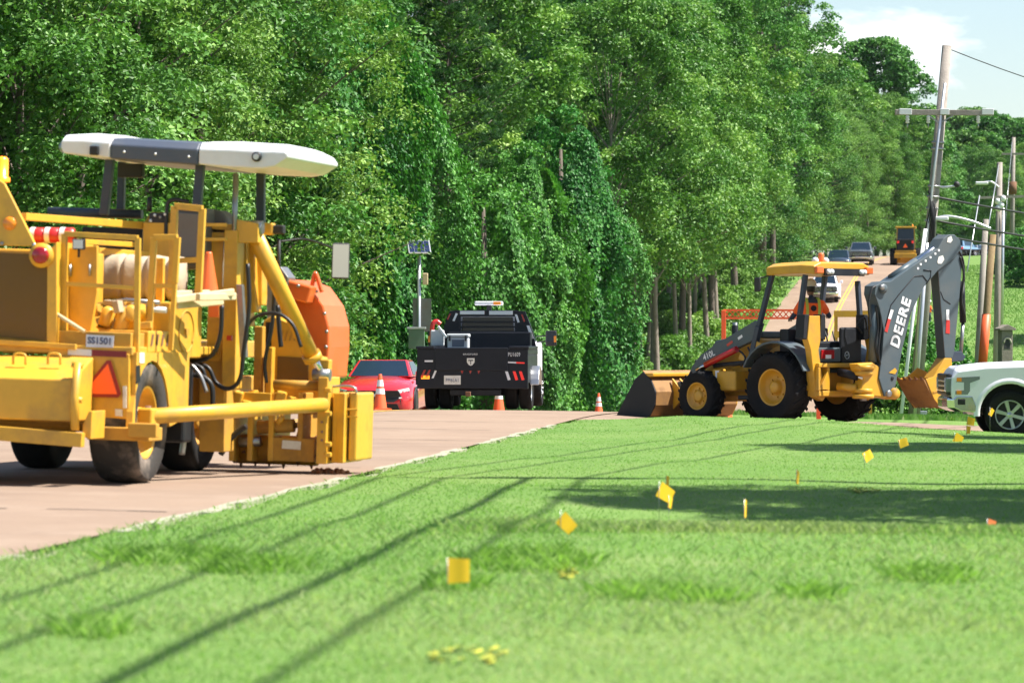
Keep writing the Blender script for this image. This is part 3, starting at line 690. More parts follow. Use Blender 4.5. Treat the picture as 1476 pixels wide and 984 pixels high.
# engine enclosure on the rear left
xe = A(82, 430, .0).x; zg0 = A(40, 496, 0).z; zg1 = A(40, 362, 0).z
MB().bb(-2.38, xe-.06, .05, 1.6, zg0, zg1+.02).build('engine_cover', Y, pv, .02)
g = plate('engine_grille', [A(0, 364, .0)+Vector((-1.3, 0, .02)), A(70, 367, .0), A(68, 490, .0), A(0, 485, .0)+Vector((-1.3, 0, .04))], (0, .045, 0), 'grille', bev=0)
plate('grille_post', [A(68, 366, -.01), A(82, 348, -.01), A(82, 495, -.01), A(67, 495, -.01)], (0, 1.1, 0), Y)
bar('grille_sill', A(0, 492, -.02)+Vector((-1.3, 0, .04)), A(110, 500, -.02), .06, .05)
m = MB(); cc = A(60, 368, -.02); m.lathe([(.115, 0), (.115, .03), (.001, .03)], cc+Vector((0, .01, 0)), (0, -1, 0), 24); tl_ = m.build('tail_lamp_bracket', Y, pv)
MB().lathe([(.078, 0), (.078, .03), (.06, .042), (.001, .05)], cc+Vector((0, -.02, 0)), (0, -1, 0), 24).build('tail_lamp', 'red_lens', pv)
plate('slanted_guard', [A(0, 262, -.02)+Vector((-.01, 0, .02)), A(6, 264, -.02), A(52, 355, -.02), A(0, 358, -.02)+Vector((-1.2, 0, .02)), A(0, 262, -.02)+Vector((-.9, 0, .05))], (0, .05, 0), Y)
MB().lathe([(.062, 0), (.062, .012), (.001, .012)], A(14, 322, -.02)+Vector((0, .0, 0)), (0, -1, 0), 20).build('reflector_disc', 'amber_lens', pv)
for q in ((3, 351), (49, 353)): MB().lathe([(.02, 0), (.015, .02), (.001, .02)], A(*q, -.02), (0, -1, 0), 8).build('bolt', 'steel', pv)
q = A(2, 262, .1); MB().lathe([(.08, 0), (.08, .04), (.062, .045), (.062, .2), (.045, .23), (.001, .235)], q, (0, 0, 1), 18).build('beacon', 'amber_lit', pv)
plate('engine_side_panel', [A(86, 358, .35), A(140, 354, .35), A(140, 420, .35), A(128, 494, .35), A(86, 494, .35)], (0, .06, 0), Y)
m = MB(); q = A(114, 352, .12); m.box(q, (.115, .06, .10)); l_ = m.build('work_lamp', 'black_plastic', pv, .01); MB().box(q+Vector((0, -.034, 0)), (.09, .006, .08)).build('lamp_lens', 'lens_clear', l_); pipe('lamp_stem', [q, q+Vector((0, 0, -.12))], .012, 'black_plastic')
for px in (101, 129): pipe('latch', [A(px, 381, .33), A(px, 398, .33)], .012, 'steel')
# guard rails
def frame(pts_px, y, w, name, closed=True, m=Y, mid=()):
    P = [A(*q, y) for q in pts_px]; b = MB(); n = len(P)
    for i in range(n if closed else n-1): b.beam(P[i], P[(i+1) % n], w, w, (0, 1, 0))
    for u, v in mid: b.beam(A(*u, y), A(*v, y), w*.8, w*.8, (0, 1, 0))
    return b.build(name, m, pv, .005)
frame([(93, 500), (93, 337), (199, 343), (197, 508)], .15, .05, 'guard_rail', False, mid=[((93, 409), (194, 415))])
bar('upper_rail', A(34, 312, .9), A(207, 325, 2.6), .065, .07)
bar('middle_rail', A(100, 347, 1.0), A(200, 353, 2.4), .05, .05)
bar('lower_rail', A(140, 362, 1.8), A(215, 368, 2.4), .06, .07)
pipe('cross_tube', [A(70, 305, 3.6), A(205, 309, 3.6)], .05, 'frame_grey')
MB().bb(A(118, 330, 3.4).x, A(205, 330, 3.4).x, 3.4, 3.6, A(118, 362, 3.4).z, A(118, 327, 3.4).z).build('dash_panel', 'black_paint', pv, .01)
# red and white cylinders
for i, (p0, p1, cm) in enumerate(((40, 62, 'red'), (61, 84, 'red'), (82, 106, 'red'))):
    c_ = A((p0+p1)/2, 339, 1.0); e = empty; o = MB().lathe([(.001, -.005), (.05, 0), (.072, .03), (.075, .16), (.05, .18)], c_+Vector((-.08, 0, 0)), (1, 0, 0), 16).build('red_bottle', cm, pv)
    MB().lathe([(.0765, .04), (.0765, .09)], c_+Vector((-.08, 0, 0)), (1, 0, 0), 16).build('white_band', 'white_paint', o)
# tarpaulin roll
m = MB(); r0 = A(138, 398, 2.0); r1 = A(262, 404, 2.0); k = 60; rings = []
for i in range(k):
    f = i/(k-1); c_ = r0.lerp(r1, f); rr = .225-.035*sum(math.exp(-((f-q_)/.018)**2) for q_ in (.12, .36, .62, .86))+.008*sin(f*21); rings.append([c_+Vector((0, .9*rr*math.copysign(abs(cos(t))**.7, cos(t)), rr*math.copysign(abs(sin(t))**.7, sin(t))*(1+.03*sin(3*t+f*12)))) for t in np.linspace(0, 2*pi, 24, endpoint=False)])
m.loft(rings); m.build('tarpaulin_roll', 'tan_cloth', pv)
# deck clutter: valve blocks, pump, filters
rq = random.Random(3)
for i in range(26):
    px = rq.uniform(128, 212); py = rq.uniform(428, 488); y = rq.uniform(.5, 1.4); q = A(px, py, y)
    t = rq.random()
    if t < .5: MB().cyl(q, q+Vector((rq.uniform(-.2, .2), rq.uniform(-.1, .1), rq.uniform(-.05, .12))), rq.uniform(.03, .06), n=12).build('hydraulic_cylinder', rq.choice([Y, Y, 'yellow_dull', 'white_paint']), pv)
    else: MB().box(q, (rq.uniform(.06, .16), .1, rq.uniform(.05, .12)), (0, rq.uniform(-.3, .3), rq.uniform(-.3, .3))).build('valve_block', rq.choice([Y, 'yellow_dull', 'steel', 'black_plastic', 'tan_cloth']), pv, .008)
for px, py, w_ in ((150, 470, .16), (186, 462, .12), (172, 478, .2)): MB().lathe([(.001, 0), (.06, .005), (.065, .03), (.065, w_), (.03, w_+.03), (.001, w_+.03)], A(px, py, .6), (.3, 0, 1), 14).build('filter_canister', Y, pv)
bar('valve_tray', A(90, 490, .3), A(200, 494, .3), .5, .18, 'yellow_dull')
pipe('lever', [A(81, 452, .02), A(122, 478, .02)], .018, 'wood')
for (p0, p1, r) in (((135, 440), (230, 436), .02), ((138, 452), (240, 447), .03), ((140, 446), (196, 462), .018)): pipe('pipe_run', [A(*p0, .9), A((p0[0]+p1[0])/2, (p0[1]+p1[1])/2-6, .9), A(*p1, .9)], r, rq.choice(['steel', 'white_paint']))
np_ = plate('number_plate', [A(124, 482, .02), A(164, 484, .02), A(163, 501, .02), A(124, 500, .02)], (0, .008, 0), 'plate', bev=0)
ux = (A(164, 484, .02)-A(124, 482, .02)); uy = A(124, 482, .02)-A(124, 500, .02)
text('plate_letters', 'SS1501', 'plate_ink', np_, A(144, 491.5, .02), ux, uy, .085, .006, squash=.95, bold=.002)
# console, steering, seats
m = MB(); c0 = A(206, 322, 2.5); c1 = A(246, 322, 2.5); m.bb(c0.x, c1.x, 2.5, 2.9, A(206, 372, 2.5).z, A(206, 320, 2.5).z); m.prism([(2.5, c0.z), (2.9, c0.z), (2.9, c0.z+.12), (2.75, c0.z+.12)], (c0.x, 0, 0), (0, 1, 0), (0, 0, 1), (c1.x-c0.x, 0, 0)); cn = m.build('console', Y, pv, .012)
m = MB(); m.box(A(229, 314, 2.52), (.19, .04, .1)); m.build('control_panel', 'black_plastic', pv, .005)
for px, py in ((223, 310), (231, 313), (238, 309), (217, 318)): MB().sphere(A(px, py, 2.49), .016).build('control_knob', 'white_mark' if px != 231 else 'steel', pv)
pipe('joystick', [A(215, 305, 2.6), A(216, 284, 2.6)], [.03, .022], 'black_plastic')
m = MB(); s0 = A(244, 350, 2.7); s1 = A(290, 350, 2.7); m.bb(s0.x, s1.x+.05, 2.7, 3.2, s0.z-.12, s0.z+.35); m.build('seat', 'grey_vinyl', pv, .05, 4)
m = MB(); m.tube(bez([A(239, 345, 2.5), A(241, 297, 2.5), A(252, 288, 2.5), A(272, 291, 2.5)]), .02, 8); m.build('hand_hoop', 'black_plastic', pv)
m = MB(); rings = []
q0 = A(256, 388, 3.0); q1 = A(330, 388, 3.0); zt_ = A(300, 302, 3.0).z
m.prism([(0, 0), (1, 0), (1, .55), (.93, .86), (.8, .97), (.5, 1.0), (.0, 1.02)], q0, q1-q0, Vector((0, 0, zt_-q0.z)), (0, .35, 0)); m.build('backrest', 'grey_vinyl', pv, .03, 3)
for k in range(2): bar('seat_guard', A(295, 324+k*21, 2.6), A(327, 324+k*21, 2.6), .035)
# step frames on the side
frame([(214, 498), (222, 342), (256, 342), (252, 408)], .75, .055, 'step_frame', False, mid=[((218, 412), (252, 412)), ((252, 408), (246, 505)), ((222, 342), (213, 505))])
frame([(247, 418), (252, 297), (292, 301), (286, 425)], 1.3, .062, 'access_frame', False, mid=[((250, 376), (290, 374))])
plate('seat_side', [A(257, 306, 2.5), A(286, 308, 2.5), A(284, 371, 2.5), A(256, 371, 2.5)], (0, .1, 0), 'grey_vinyl')
bar('inner_post', A(232, 372, 1.6), A(230, 455, 1.6), .07)
# side boxes
m = MB(); b0 = B(203, 505, -.0); m.bb(-.5, -.01, B(214, 480, -.01).y, B(252, 480, -.01).y, ztop, A(235, 477, .8).z); tb_ = m.build('vent_box', Y, pv, .01)
vz0, vz1 = A(235, 498, .8).z, A(235, 482, .8).z
for k in range(5):
    y0 = B(218+k*7.5, 490, 0).y; MB().prism([(y0, vz0), (y0+.05, vz0), (y0+.10, vz1), (y0+.05, vz1)], (-.008, 0, 0), (0, 1, 0), (0, 0, 1), (.006, 0, 0)).build('vent_slot', 'rusty', tb_)
yb0, yb1 = B(245, 470, .0).y, B(291, 470, .0).y
m = MB(); m.bb(-.55, .0, yb0, yb1, A(262, 516, 1.6).z, A(262, 436, 1.6).z); bx_ = m.build('tool_box', Y, pv, .015)
ym, zm = (yb0+yb1)/2, A(268, 478, 1.6).z
m = MB(); m.tube([Vector((.004, ym+cos(t)*.25, zm+sin(t)*.2)) for t in np.linspace(0, 2*pi, 28)], .008, 5, cap=False); m.build('door_rim', 'yellow_dull', bx_)
MB().box((.01, ym, zm), (.02, .1, .06)).build('door_latch', 'yellow_dull', bx_)
# pale timber lashed on the side
for k, (a_, b_) in enumerate((((252, 432), (336, 421)), ((250, 424), (300, 423)), ((285, 428), (338, 427)), ((254, 440), (320, 434)))):
    MB().beam(A(*a_, .9+.02*k), A(*b_, 1.6+.05*k), .05, .07).build('timber', 'wood', pv, .01)
# cones stowed on board
for px, py, y in ((299, 440, 2.2),):
    q = A(px, py, y); m = MB(); m.lathe([(.13, 0), (.035, .5), (.03, .52), (.001, .52)], q, (0, 0, 1), 16); m.build('stowed_cone', 'orange' if px > 280 else 'white_paint', pv)
# mast and carriage on the right side
ymx = 3.0
def mast(name, p0, p1, w, d, y, m=Y): a_ = A(*p0, y); b_ = A(*p1, y); return MB().hexa([a_+Vector((-w/2, -d/2, 0)), a_+Vector((w/2, -d/2, 0)), a_+Vector((w/2, d/2, 0)), a_+Vector((-w/2, d/2, 0)), b_+Vector((-w/2, -d/2, 0)), b_+Vector((w/2, -d/2, 0)), b_+Vector((w/2, d/2, 0)), b_+Vector((-w/2, d/2, 0))]).build(name, m, pv, .01)
mast('mast_column', (312, 520), (318, 335), .16, .2, 3.0)
mast('mast_column', (334, 560), (338, 332), .14, .25, 2.9)
mast('mast_column', (357, 470), (352, 345), .1, .2, 3.2)
mast('mast_column', (368, 450), (364, 350), .08, .2, 3.3)
mast('mast_column', (376, 440), (376, 372), .08, .2, 3.4)
mast('lower_mast', (312, 650), (312, 515), .26, .35, 3.1, 'yellow_dull')
mast('lower_mast', (284, 600), (286, 500), .4, .3, 3.3, 'yellow_dull')
mast('guide_rod', (322, 415), (324, 345), .025, .025, 2.85, 'chrome')
mast('guide_rod', (352, 515), (346, 410), .07, .07, 2.7, 'steel')
bar('mast_head', A(308, 326, 2.95), A(366, 330, 2.95), .14, .06)
bar('mast_head', A(310, 345, 2.9), A(360, 348, 2.9), .1, .03, 'rusty')
plate('mast_cheek', [A(340, 316, 2.8), A(372, 322, 2.8), A(372, 350, 2.8), A(338, 350, 2.8)], (0, .1, 0))
pipe('antenna_post', [A(337, 372, 2.8), A(340, 250, 2.8)], [.022, .03], 'steel')
MB().box(A(331, 487, 2.7), (.05, .04, .05)).build('red_tag', 'red', pv)
plate('side_sticker', [A(301, 440, 1.9), A(315, 440, 1.9), A(315, 457, 1.9), A(301, 457, 1.9)], (0, .01, 0), 'orange', bev=0)
# canopy
yc0, yc1 = 2.3, 4.3
def canopy_sec(px, top, bot):
    a_ = A(px, top, yc0); b_ = A(px, bot, yc0); return a_.x, a_.z, b_.z
def canopy(name, secs, m, y0=yc0, y1=yc1):
    q = MB(); rings = []
    for px, t, b in secs:
        x, zt_, zb_ = canopy_sec(px, t, b); d = (zt_-zb_)
        rings.append([Vector((x, y0+.0, zb_)), Vector((x, y0, zt_-d*.3)), Vector((x, y0+.08, zt_)), Vector((x, y0+.5, zt_+.03)), Vector((x, y1-.5, zt_+.03)), Vector((x, y1-.08, zt_)), Vector((x, y1, zt_-d*.3)), Vector((x, y1, zb_))])
    q.loft(rings, smooth=False); return q.build(name, m, pv, .015)
cd = canopy('canopy', [(160, 199, 229), (286, 206, 238)], 'canopy_dark')
cwl = canopy('canopy_end', [(88, 200, 212), (92, 194, 221), (118, 193, 224), (159, 196, 228)], 'canopy_white')
cwr = canopy('canopy_end', [(287, 205, 237), (330, 205, 241), (378, 208, 243), (396, 209, 240), (411, 214, 230), (415, 220, 227)], 'canopy_white')
for px, py in ((179, 219), (224, 222), (272, 226)): MB().sphere(A(px, py, yc0-.005), .013, 8, 4).build('rivet', 'white_mark', pv)
m = MB(); q = A(370, 226, yc0-.01); m.lathe([(.001, .03), (.04, .03), (.05, .01), (.05, -.02)], q, (0, -1, 0), 14); lp = m.build('canopy_lamp', 'black_plastic', pv); MB().lathe([(.001, .034), (.03, .032)], q, (0, -1, 0), 12).build('lamp_lens', 'lens_clear', lp)
q = A(93, 212, yc0+.2); m = MB(); m.lathe([(.001, .03), (.05, .03), (.06, .01), (.06, -.05)], q, (-.4, -1, 0), 14); m.build('canopy_lamp', 'steel', pv)
MB().box(A(136, 217, yc0-.02), (.09, .05, .09)).build('canopy_camera', 'black_plastic', pv, .012)
for (t, b, y, w) in (((159, 230), (150, 310), 2.5, .085), ((176, 233), (174, 310), 4.0, .075), ((289, 238), (284, 300), 2.5, .085), ((376, 242), (376, 322), 4.05, .085)):
    mast('canopy_post', b, t, w, w, y, 'frame_grey')
MB().box(A(189, 246, 3.2), (.26, .1, .14)).build('monitor', 'black_plastic', pv, .01)
# hydraulic boom to the head
y1 = 3.3
b0, b1, b2 = A(362, 328, 2.9), A(449, 512, 3.7), A(466, 540, 3.8)
pipe('boom_barrel', [b0, b1], [.088, .078], Y, n=18); pipe('boom_rod', [b1, b2], .042, 'chrome', n=14)
MB().lathe([(.1, -.02), (.1, .05)], b1, (b1-b0), 18, True).build('boom_gland', Y, pv)
MB().cyl(b0+Vector((-.12, 0, 0)), b0+Vector((.12, 0, 0)), .07).build('boom_pin', 'steel', pv)
MB().cyl(b2+Vector((-.1, -.02, 0)), b2+Vector((.08, -.02, 0)), .06).build('boom_clevis', 'steel', pv)
# outrigger lamp and mirror
q = A(386, 330, 3.2); MB().box(q, (.14, .12, .12)).build('lamp_bracket', Y, pv, .02); MB().box(A(402, 331, 3.2), (.12, .1, .09)).build('side_lamp', 'black_plastic', pv, .015)
pipe('thin_post', [A(402, 345, 3.2), A(402, 420, 3.3)], .018, 'black_plastic')
mp0, mp1 = A(491, 351, 3.6), A(491, 401, 3.6)
m = MB(); c_ = (mp0+mp1)/2; R_ = Euler((radians(0.3), 0, radians(16))).to_matrix(); m.box(c_, (.18, .05, .36), R_); mi = m.build('side_mirror', 'black_plastic', pv, .03, 3)
MB().box(c_+R_ @ Vector((0, -.027, 0)), (.16, .004, .33), R_).build('mirror_glass', 'mirror', mi)
pipe('mirror_arm', bez([A(404, 348, 3.6), A(440, 345, 3.75), A(480, 358, 3.66), c_+Vector((0, .03, .05))]), .010, 'black_plastic')
# orange drum housing on the front right
yo = 4.9
ol = [(404, 412), (418, 402), (446, 412), (466, 440), (474, 470), (474, 500), (470, 545), (405, 545)]
plate('drum_housing', [A(*q, yo) for q in ol], (0, .9, 0), 'orange', bev=.02)
plate('drum_cover', [A(*q, yo-.25) for q in [(410, 402), (449, 413), (442, 438), (424, 432), (412, 426)]], (0, .25, 0), 'orange', bev=.02)
pipe('lifting_eye', bez([A(449, 416, yo), A(453, 397, yo), A(456, 396, yo), A(464, 421, yo)]), .022, 'orange')
for q in ((456, 420), (468, 452), (471, 478), (470, 500), (430, 412)): MB().lathe([(.02, 0), (.016, .02), (.001, .02)], A(*q, yo-.26 if q[0] < 440 else yo), (0, -1, 0), 8).build('bolt', 'steel', pv)
plate('silver_shroud', [A(*q, 4.6) for q in [(382, 390), (404, 384), (416, 400), (404, 460), (385, 460)]], (0, .3, 0), 'steel')
# cutter head frame, outboard on the right
yh = 3.9
plate('head_rear_box', [A(*q, yh+.35) for q in [(380, 462), (392, 455), (428, 470), (434, 500), (450, 512), (462, 515), (466, 580), (372, 580)]], (0, .3, 0), Y)
plate('box_slot', [A(*q, yh+.345) for q in [(383, 464), (391, 464), (391, 500), (383, 500)]], (0, .004, 0), 'black_paint', bev=0)
for k in range(4): plate('louvre', [A(402+k*7, 491, yh+.345), A(405+k*7, 491, yh+.345), A(409+k*7, 476, yh+.345), A(406+k*7, 476, yh+.345)], (0, .004, 0), 'yellow_dull', bev=0)
plate('recess', [A(*q, yh+.335) for q in [(400, 513), (444, 516), (444, 550), (399, 550)]], (0, .012, 0), 'grille', bev=0)
mast('head_post', (388, 590), (391, 500), .06, .12, yh+.2)
mast('head_post', (373, 570), (375, 470), .09, .12, yh+.25, 'yellow_dull')
pipe('head_shaft', [A(395, 554, yh), A(462, 556, yh)], .05, 'yellow_dull', n=12)
for px in (336, 362, 392, 434): 
    z0 = A(px, 664, yh).z; z1 = A(px, 562 if px < 380 else 566, yh).z; x = A(px, 600, yh).x
    m = MB(); m.bb(x-.02, x+.035, yh-.06, yh+.62, z0, z1); m.build('head_plate', Y if px < 430 else 'yellow_dull', pv, .008)
m = MB(); p0 = A(338, 646, yh+.3); p1 = A(458, 650, yh+.3); m.cyl(p0, p1, .15, n=20); m.build('cutter_drum', 'yellow_dull', pv)
teeth = MB()
for i in range(26):
    f = i/25; c_ = p0.lerp(p1, f); t = i*2.4; teeth.cyl(c_+Vector((0, cos(t)*.14, sin(t)*.14)), c_+Vector((0, cos(t)*.19, sin(t)*.19)), .022, .008, 6)
teeth.build('cutter_teeth', 'rusty', pv)
pipe('head_cylinder', [A(372, 616, yh+.05), A(424, 613, yh+.05)], .07, 'yellow_dull', n=14); pipe('cylinder_rod', [A(424, 613, yh+.05), A(440, 612, yh+.05)], .03, 'chrome')
pipe('head_cylinder', [A(345, 637, yh+.02), A(376, 636, yh+.02)], .05, 'steel', n=14)
plate('head_sticker', [A(407, 634, yh-.065), A(434, 636, yh-.065), A(433, 648, yh-.065), A(406, 646, yh-.065)], (0, .008, 0), 'sticker_white', bev=0)
m = MB(); m.bb(A(394, 640, yh).x, A(455, 640, yh).x, yh-.055, yh-.02, A(400, 664, yh).z, A(400, 630, yh).z); m.build('head_skirt', 'yellow_dull', pv, .01)
bar('head_beam', A(337, 572, yh-.05), A(392, 575, yh-.05), .1, .12); bar('head_beam', A(392, 588, yh+.1), A(455, 590, yh+.1), .1, .1, 'yellow_dull')
for q in ((355, 585), (405, 572), (420, 580), (344, 572)): MB().box(A(*q, yh-.1), (.1, .1, .12), (0, .2, 0)).build('head_lug', Y, pv, .02)
pipe('grab_hook', [A(400, 610, yh-.1), A(408, 600, yh-.1)], .03)
# end post, with bolts and hinges
m = MB(); e0 = A(457, 668, yh-.15); e1 = A(459, 543, yh-.15); ex1 = A(473, 600, yh-.15).x; m.bb(e0.x, ex1, yh-.2, yh+.3, e0.z, e1.z); m.build('end_post', Y, pv, .01)
mast('post_top', (468, 548), (470, 518), .1, .14, yh-.05)
for py in (562, 596, 640, 655): MB().box(A(473, py, yh-.2), (.07, .06, .05)).build('hinge', Y, pv, .012)
for py in (578, 608, 622, 634): MB().cyl(A(464, py, yh-.2), A(464, py, yh-.24), .014, n=6).build('bolt', 'rusty', pv)
m = MB(); x0, x1 = A(478, 600, yh-.1).x, A(497, 600, yh-.1).x; z0, z1 = A(485, 667, yh-.1).z, A(485, 566, yh-.1).z
rings = [[Vector((x, yh-.1+.03*cos((x-x0)*18), z)) for x in (x0, (x0*2+x1)/3, (x0+2*x1)/3, x1)]+[Vector((x1, yh+.7, z)), Vector((x0, yh+.7, z))] for z in (z0, z1)]
m.loft(rings, smooth=False); m.build('side_shield', Y, pv, .012)
x2, x3 = A(503, 600, yh).x, A(515, 600, yh).x; z2, z3 = A(508, 664, yh).z, A(508, 566, yh).z
MB().bb(x2, x3, yh, yh+.7, z2, z3).build('side_shield', Y, pv, .02); MB().bb(x1, x2, yh+.05, yh+.6, z2, z3).build('shield_liner', 'rusty', pv)
for py in (590, 600): bar('shield_strap', A(500, py, yh-.03), A(516, py, yh-.03), .02, .02)
pipe('shield_handle', bez([A(478, 557, yh), A(500, 556, yh), A(511, 559, yh), A(514, 566, yh)]), .014, 'steel')
m = MB()
for i in range(60):
    q = A(rq.uniform(470, 520), 0, yh+rq.uniform(0, .6)); w = FP.M @ q; s = rq.uniform(.01, .035); zz = (FP.I @ Vector((w.x, w.y, float(ground(w.x, w.y))))).z; m.sphere((q.x, q.y, zz+s*.6), s, 5, 3)
crumbs = m
# push bar from the rear axle to the end post
q0, q1 = A(213, 600, .55), A(466, 583, yh-.25)
pipe('push_bar', [q0, q1], [.075, .072], Y, n=18); MB().box(q0, (.14, .2, .16)).build('push_bar_clevis', Y, pv, .02); MB().cyl(q0+Vector((0, 0, -.12)), q0+Vector((0, 0, .1)), .03).build('push_bar_pin', 'rusty', pv)
# hoses
for pts, r, y in (([(300, 515), (350, 500), (357, 470), (372, 455), (400, 452), (422, 468), (434, 500)], .018, 3.0), ([(357, 380), (359, 440), (352, 500), (346, 545), (330, 560), (312, 552), (300, 530), (278, 524), (250, 528)], .022, 2.6),
                  ([(320, 440), (318, 480), (308, 508), (290, 519), (262, 520)], .022, 2.4), ([(296, 545), (290, 530), (268, 522), (255, 520)], .02, 2.3), ([(306, 600), (306, 560), (296, 545), (278, 540), (255, 540)], .025, 2.2),
                  ([(395, 420), (392, 470), (382, 520), (384, 552)], .02, 3.5), ([(383, 375), (390, 410), (400, 425), (408, 420)], .018, 3.6), ([(318, 655), (330, 635), (345, 620), (355, 614)], .03, 3.2), ([(400, 440), (403, 480), (405, 500)], .025, 3.9)):
    pipe('hose', bez([A(*q, y) for q in pts], 8), r, 'hose', n=8)
pipe('grease_line', bez([A(250, 522, 2.1), A(272, 524, 2.1), A(288, 540, 2.1), A(298, 565, 2.1)], 8), .02, 'steel', n=8)
pipe('drag_chain', bez([A(262, 560, 2.1), A(258, 600, 2.1), A(266, 620, 2.1), A(262, 655, 2.1)], 8), .03, 'steel', n=6)
MB().bb(-.5, -.06, 1.9, 2.2, .35, 1.1).build('side_tank', 'black_paint', pv, .03)
# ---------------------------------------------------------------- people
mat('hivis_orange', (.85, .13, .02), .7, dirt=.15, bump=.4, bscale=14, emit=(1., .12, .01, .06))
mat('hivis_yellow', (.55, .62, .08), .6)
mat('reflective', (.62, .66, .62), .35)
mat('skin_tone', (.23, .12, .075), .55)
mat('jeans', (.04, .055, .10), .85, dirt=.3, bump=.3)
mat('dark_cloth', (.02, .02, .025), .85)
mat('helmet_white', (.72, .73, .74), .3, coat=.4)
mat('hair', (.012, .010, .009), .6)
def skinbody(name, verts, edges, m, parent, sub=1):
    """joint chain -> continuous skin; verts: (x, y, z, rx, ry)"""
    me = bpy.data.meshes.new(name); me.from_pydata([v[:3] for v in verts], edges, []); me.materials.append(MATS[m])
    o = obj_from(name, me, parent); o.modifiers.new('skin', 'SKIN')
    for i, v in enumerate(verts):
        s = me.skin_vertices[0].data[i]; s.radius = (v[3], v[4] if len(v) > 4 else v[3]); s.use_root = (i == 0)
    o.modifiers['skin'].use_smooth_shade = True
    q = o.modifiers.new('sub', 'SUBSURF'); q.levels = q.render_levels = sub
    return o
def person(loc, rz, label, sit=False, group=None, hands=((-.28, .42, .95), (.30, .42, .95)), helmet=True):
    """faces local +y; hip joint 0.93 m above the ground when standing; seated: hip at z 0"""
    p = empty('person', loc, (0, 0, rz), label, 'person', group)
    H = 0.0 if sit else .93
    lh, rh = [Vector(h)+Vector((0, 0, 0 if sit else 0)) for h in hands]
    V = [(0, 0, H, .15, .11), (0, .0, H+.16, .145, .105), (0, -.02, H+.36, .17, .115), (0, -.03, H+.50, .13, .09), (0, -.01, H+.575, .055, .055), (0, .01, H+.66, .05, .05)]
    E = [(0, 1), (1, 2), (2, 3), (3, 4), (4, 5)]
    for s, h in ((-1, lh), (1, rh)):
        sh = Vector((s*.19, -.02, H+.48)); el = sh.lerp(h, .5)+Vector((s*.08, -.03, -.12)); k = len(V)
        V += [(*sh, .062, .062), (*el, .046, .046), (*h, .030, .034)]; E += [(3, k), (k, k+1), (k+1, k+2)]
        hip = Vector((s*.10, 0, H-.04)); k = len(V)
        if sit: kn = Vector((s*.15, .44, .03)); an = Vector((s*.15, .50, -.40)); to = an+Vector((0, .16, -.04))
        else: kn = Vector((s*.11, .03, .49)); an = Vector((s*.12, -.01, .09)); to = an+Vector((s*.03, .17, -.04))
        V += [(*hip, .10, .10), (*kn, .062, .062), (*an, .045, .045), (*to, .04, .035)]; E += [(0, k), (k, k+1), (k+1, k+2), (k+2, k+3)]
    skinbody('body', V, E, 'jeans', p, 2)
    # vest over the torso and upper arms
    V = [(0, 0, H+.06, .20, .16), (0, 0, H+.18, .195, .155), (0, -.02, H+.36, .225, .165), (0, -.03, H+.51, .18, .125)]; E = [(0, 1), (1, 2), (2, 3)]
    for s, h in ((-1, lh), (1, rh)):
        sh = Vector((s*.19, -.02, H+.48)); el = sh.lerp(h, .5)+Vector((s*.08, -.03, -.12)); m_ = sh.lerp(el, .75); k = len(V)
        V += [(*sh, .088, .088), (*m_, .07, .07)]; E += [(3, k), (k, k+1)]
    vest = skinbody('safety_vest', V, E, 'hivis_orange', p, 2)
    def ringband(z, rx, ry, w, m): 
        t = MB(); t.loft([[Vector((cos(a)*rx, sin(a)*ry-.01, z_)) for a in np.linspace(0, 2*pi, 24, endpoint=False)] for z_ in (z, z+w)], cap=False); return t.build('reflective_band', m, vest)
    for s in (-1, 1):
        t = MB(); pts = [Vector((s*.10, .02, H+.575)), Vector((s*.115, -.11, H+.57)), Vector((s*.115, -.175, H+.42)), Vector((s*.11, -.165, H+.25)), Vector((s*.11, -.155, H+.10))]
        for i in range(4): t.beam(pts[i], pts[i+1], .05, .012, (0, 1, .3))
        t.build('reflective_band', 'hivis_yellow', vest)
    t = MB(); t.lathe([(.055, 0), (.055, .006), (.001, .006)], (0, -.178, H+.40), (0, -1, .05), 18); t.build('vest_emblem', 'dark_cloth', vest)
    # head
    t = MB(); c = Vector((0, .03, H+.76)); prof = [(-.125, .035, .06), (-.11, .052, .075), (-.07, .066, .088), (-.01, .074, .096), (.05, .075, .098), (.09, .062, .085), (.12, .03, .05)]
    t.loft([[c+Vector((cos(a)*rx, sin(a)*ry+(.012 if dz < -.06 else 0), dz)) for a in np.linspace(0, 2*pi, 14, endpoint=False)] for dz, rx, ry in prof])
    t.loft([[c+Vector((dx*w, .085+d, dz)) for dx, w in ((-1, .012), (0, .004), (1, .012))]+[c+Vector((0, .07, dz))] for dz, d in ((.03, .0), (-.02, .028), (-.035, .0))])
    for s in (-1, 1): t.sphere(c+Vector((s*.076, -.005, 0)), .022, 8, 5, (.4, .8, 1.3))
    hd_ = t.build('head', 'skin_tone', p)
    t = MB()
    for s in (-1, 1): t.sphere(c+Vector((s*.03, .090, .012)), .011, 8, 5)
    t.build('eyes', 'hair', hd_); t = MB(); t.box(c+Vector((0, .098, -.062)), (.045, .008, .008)); t.build('mouth', 'smv_red_dark', hd_)
    t = MB(); t.loft([[c+Vector((cos(a)*rx, sin(a)*ry-.012, dz)) for a in np.linspace(0, 2*pi, 14, endpoint=False)] for dz, rx, ry in ((-.06, .072, .088), (.0, .081, .1), (.06, .083, .104), (.11, .06, .075), (.13, .01, .01))]); 
    hr = t.build('hair', 'hair', p)
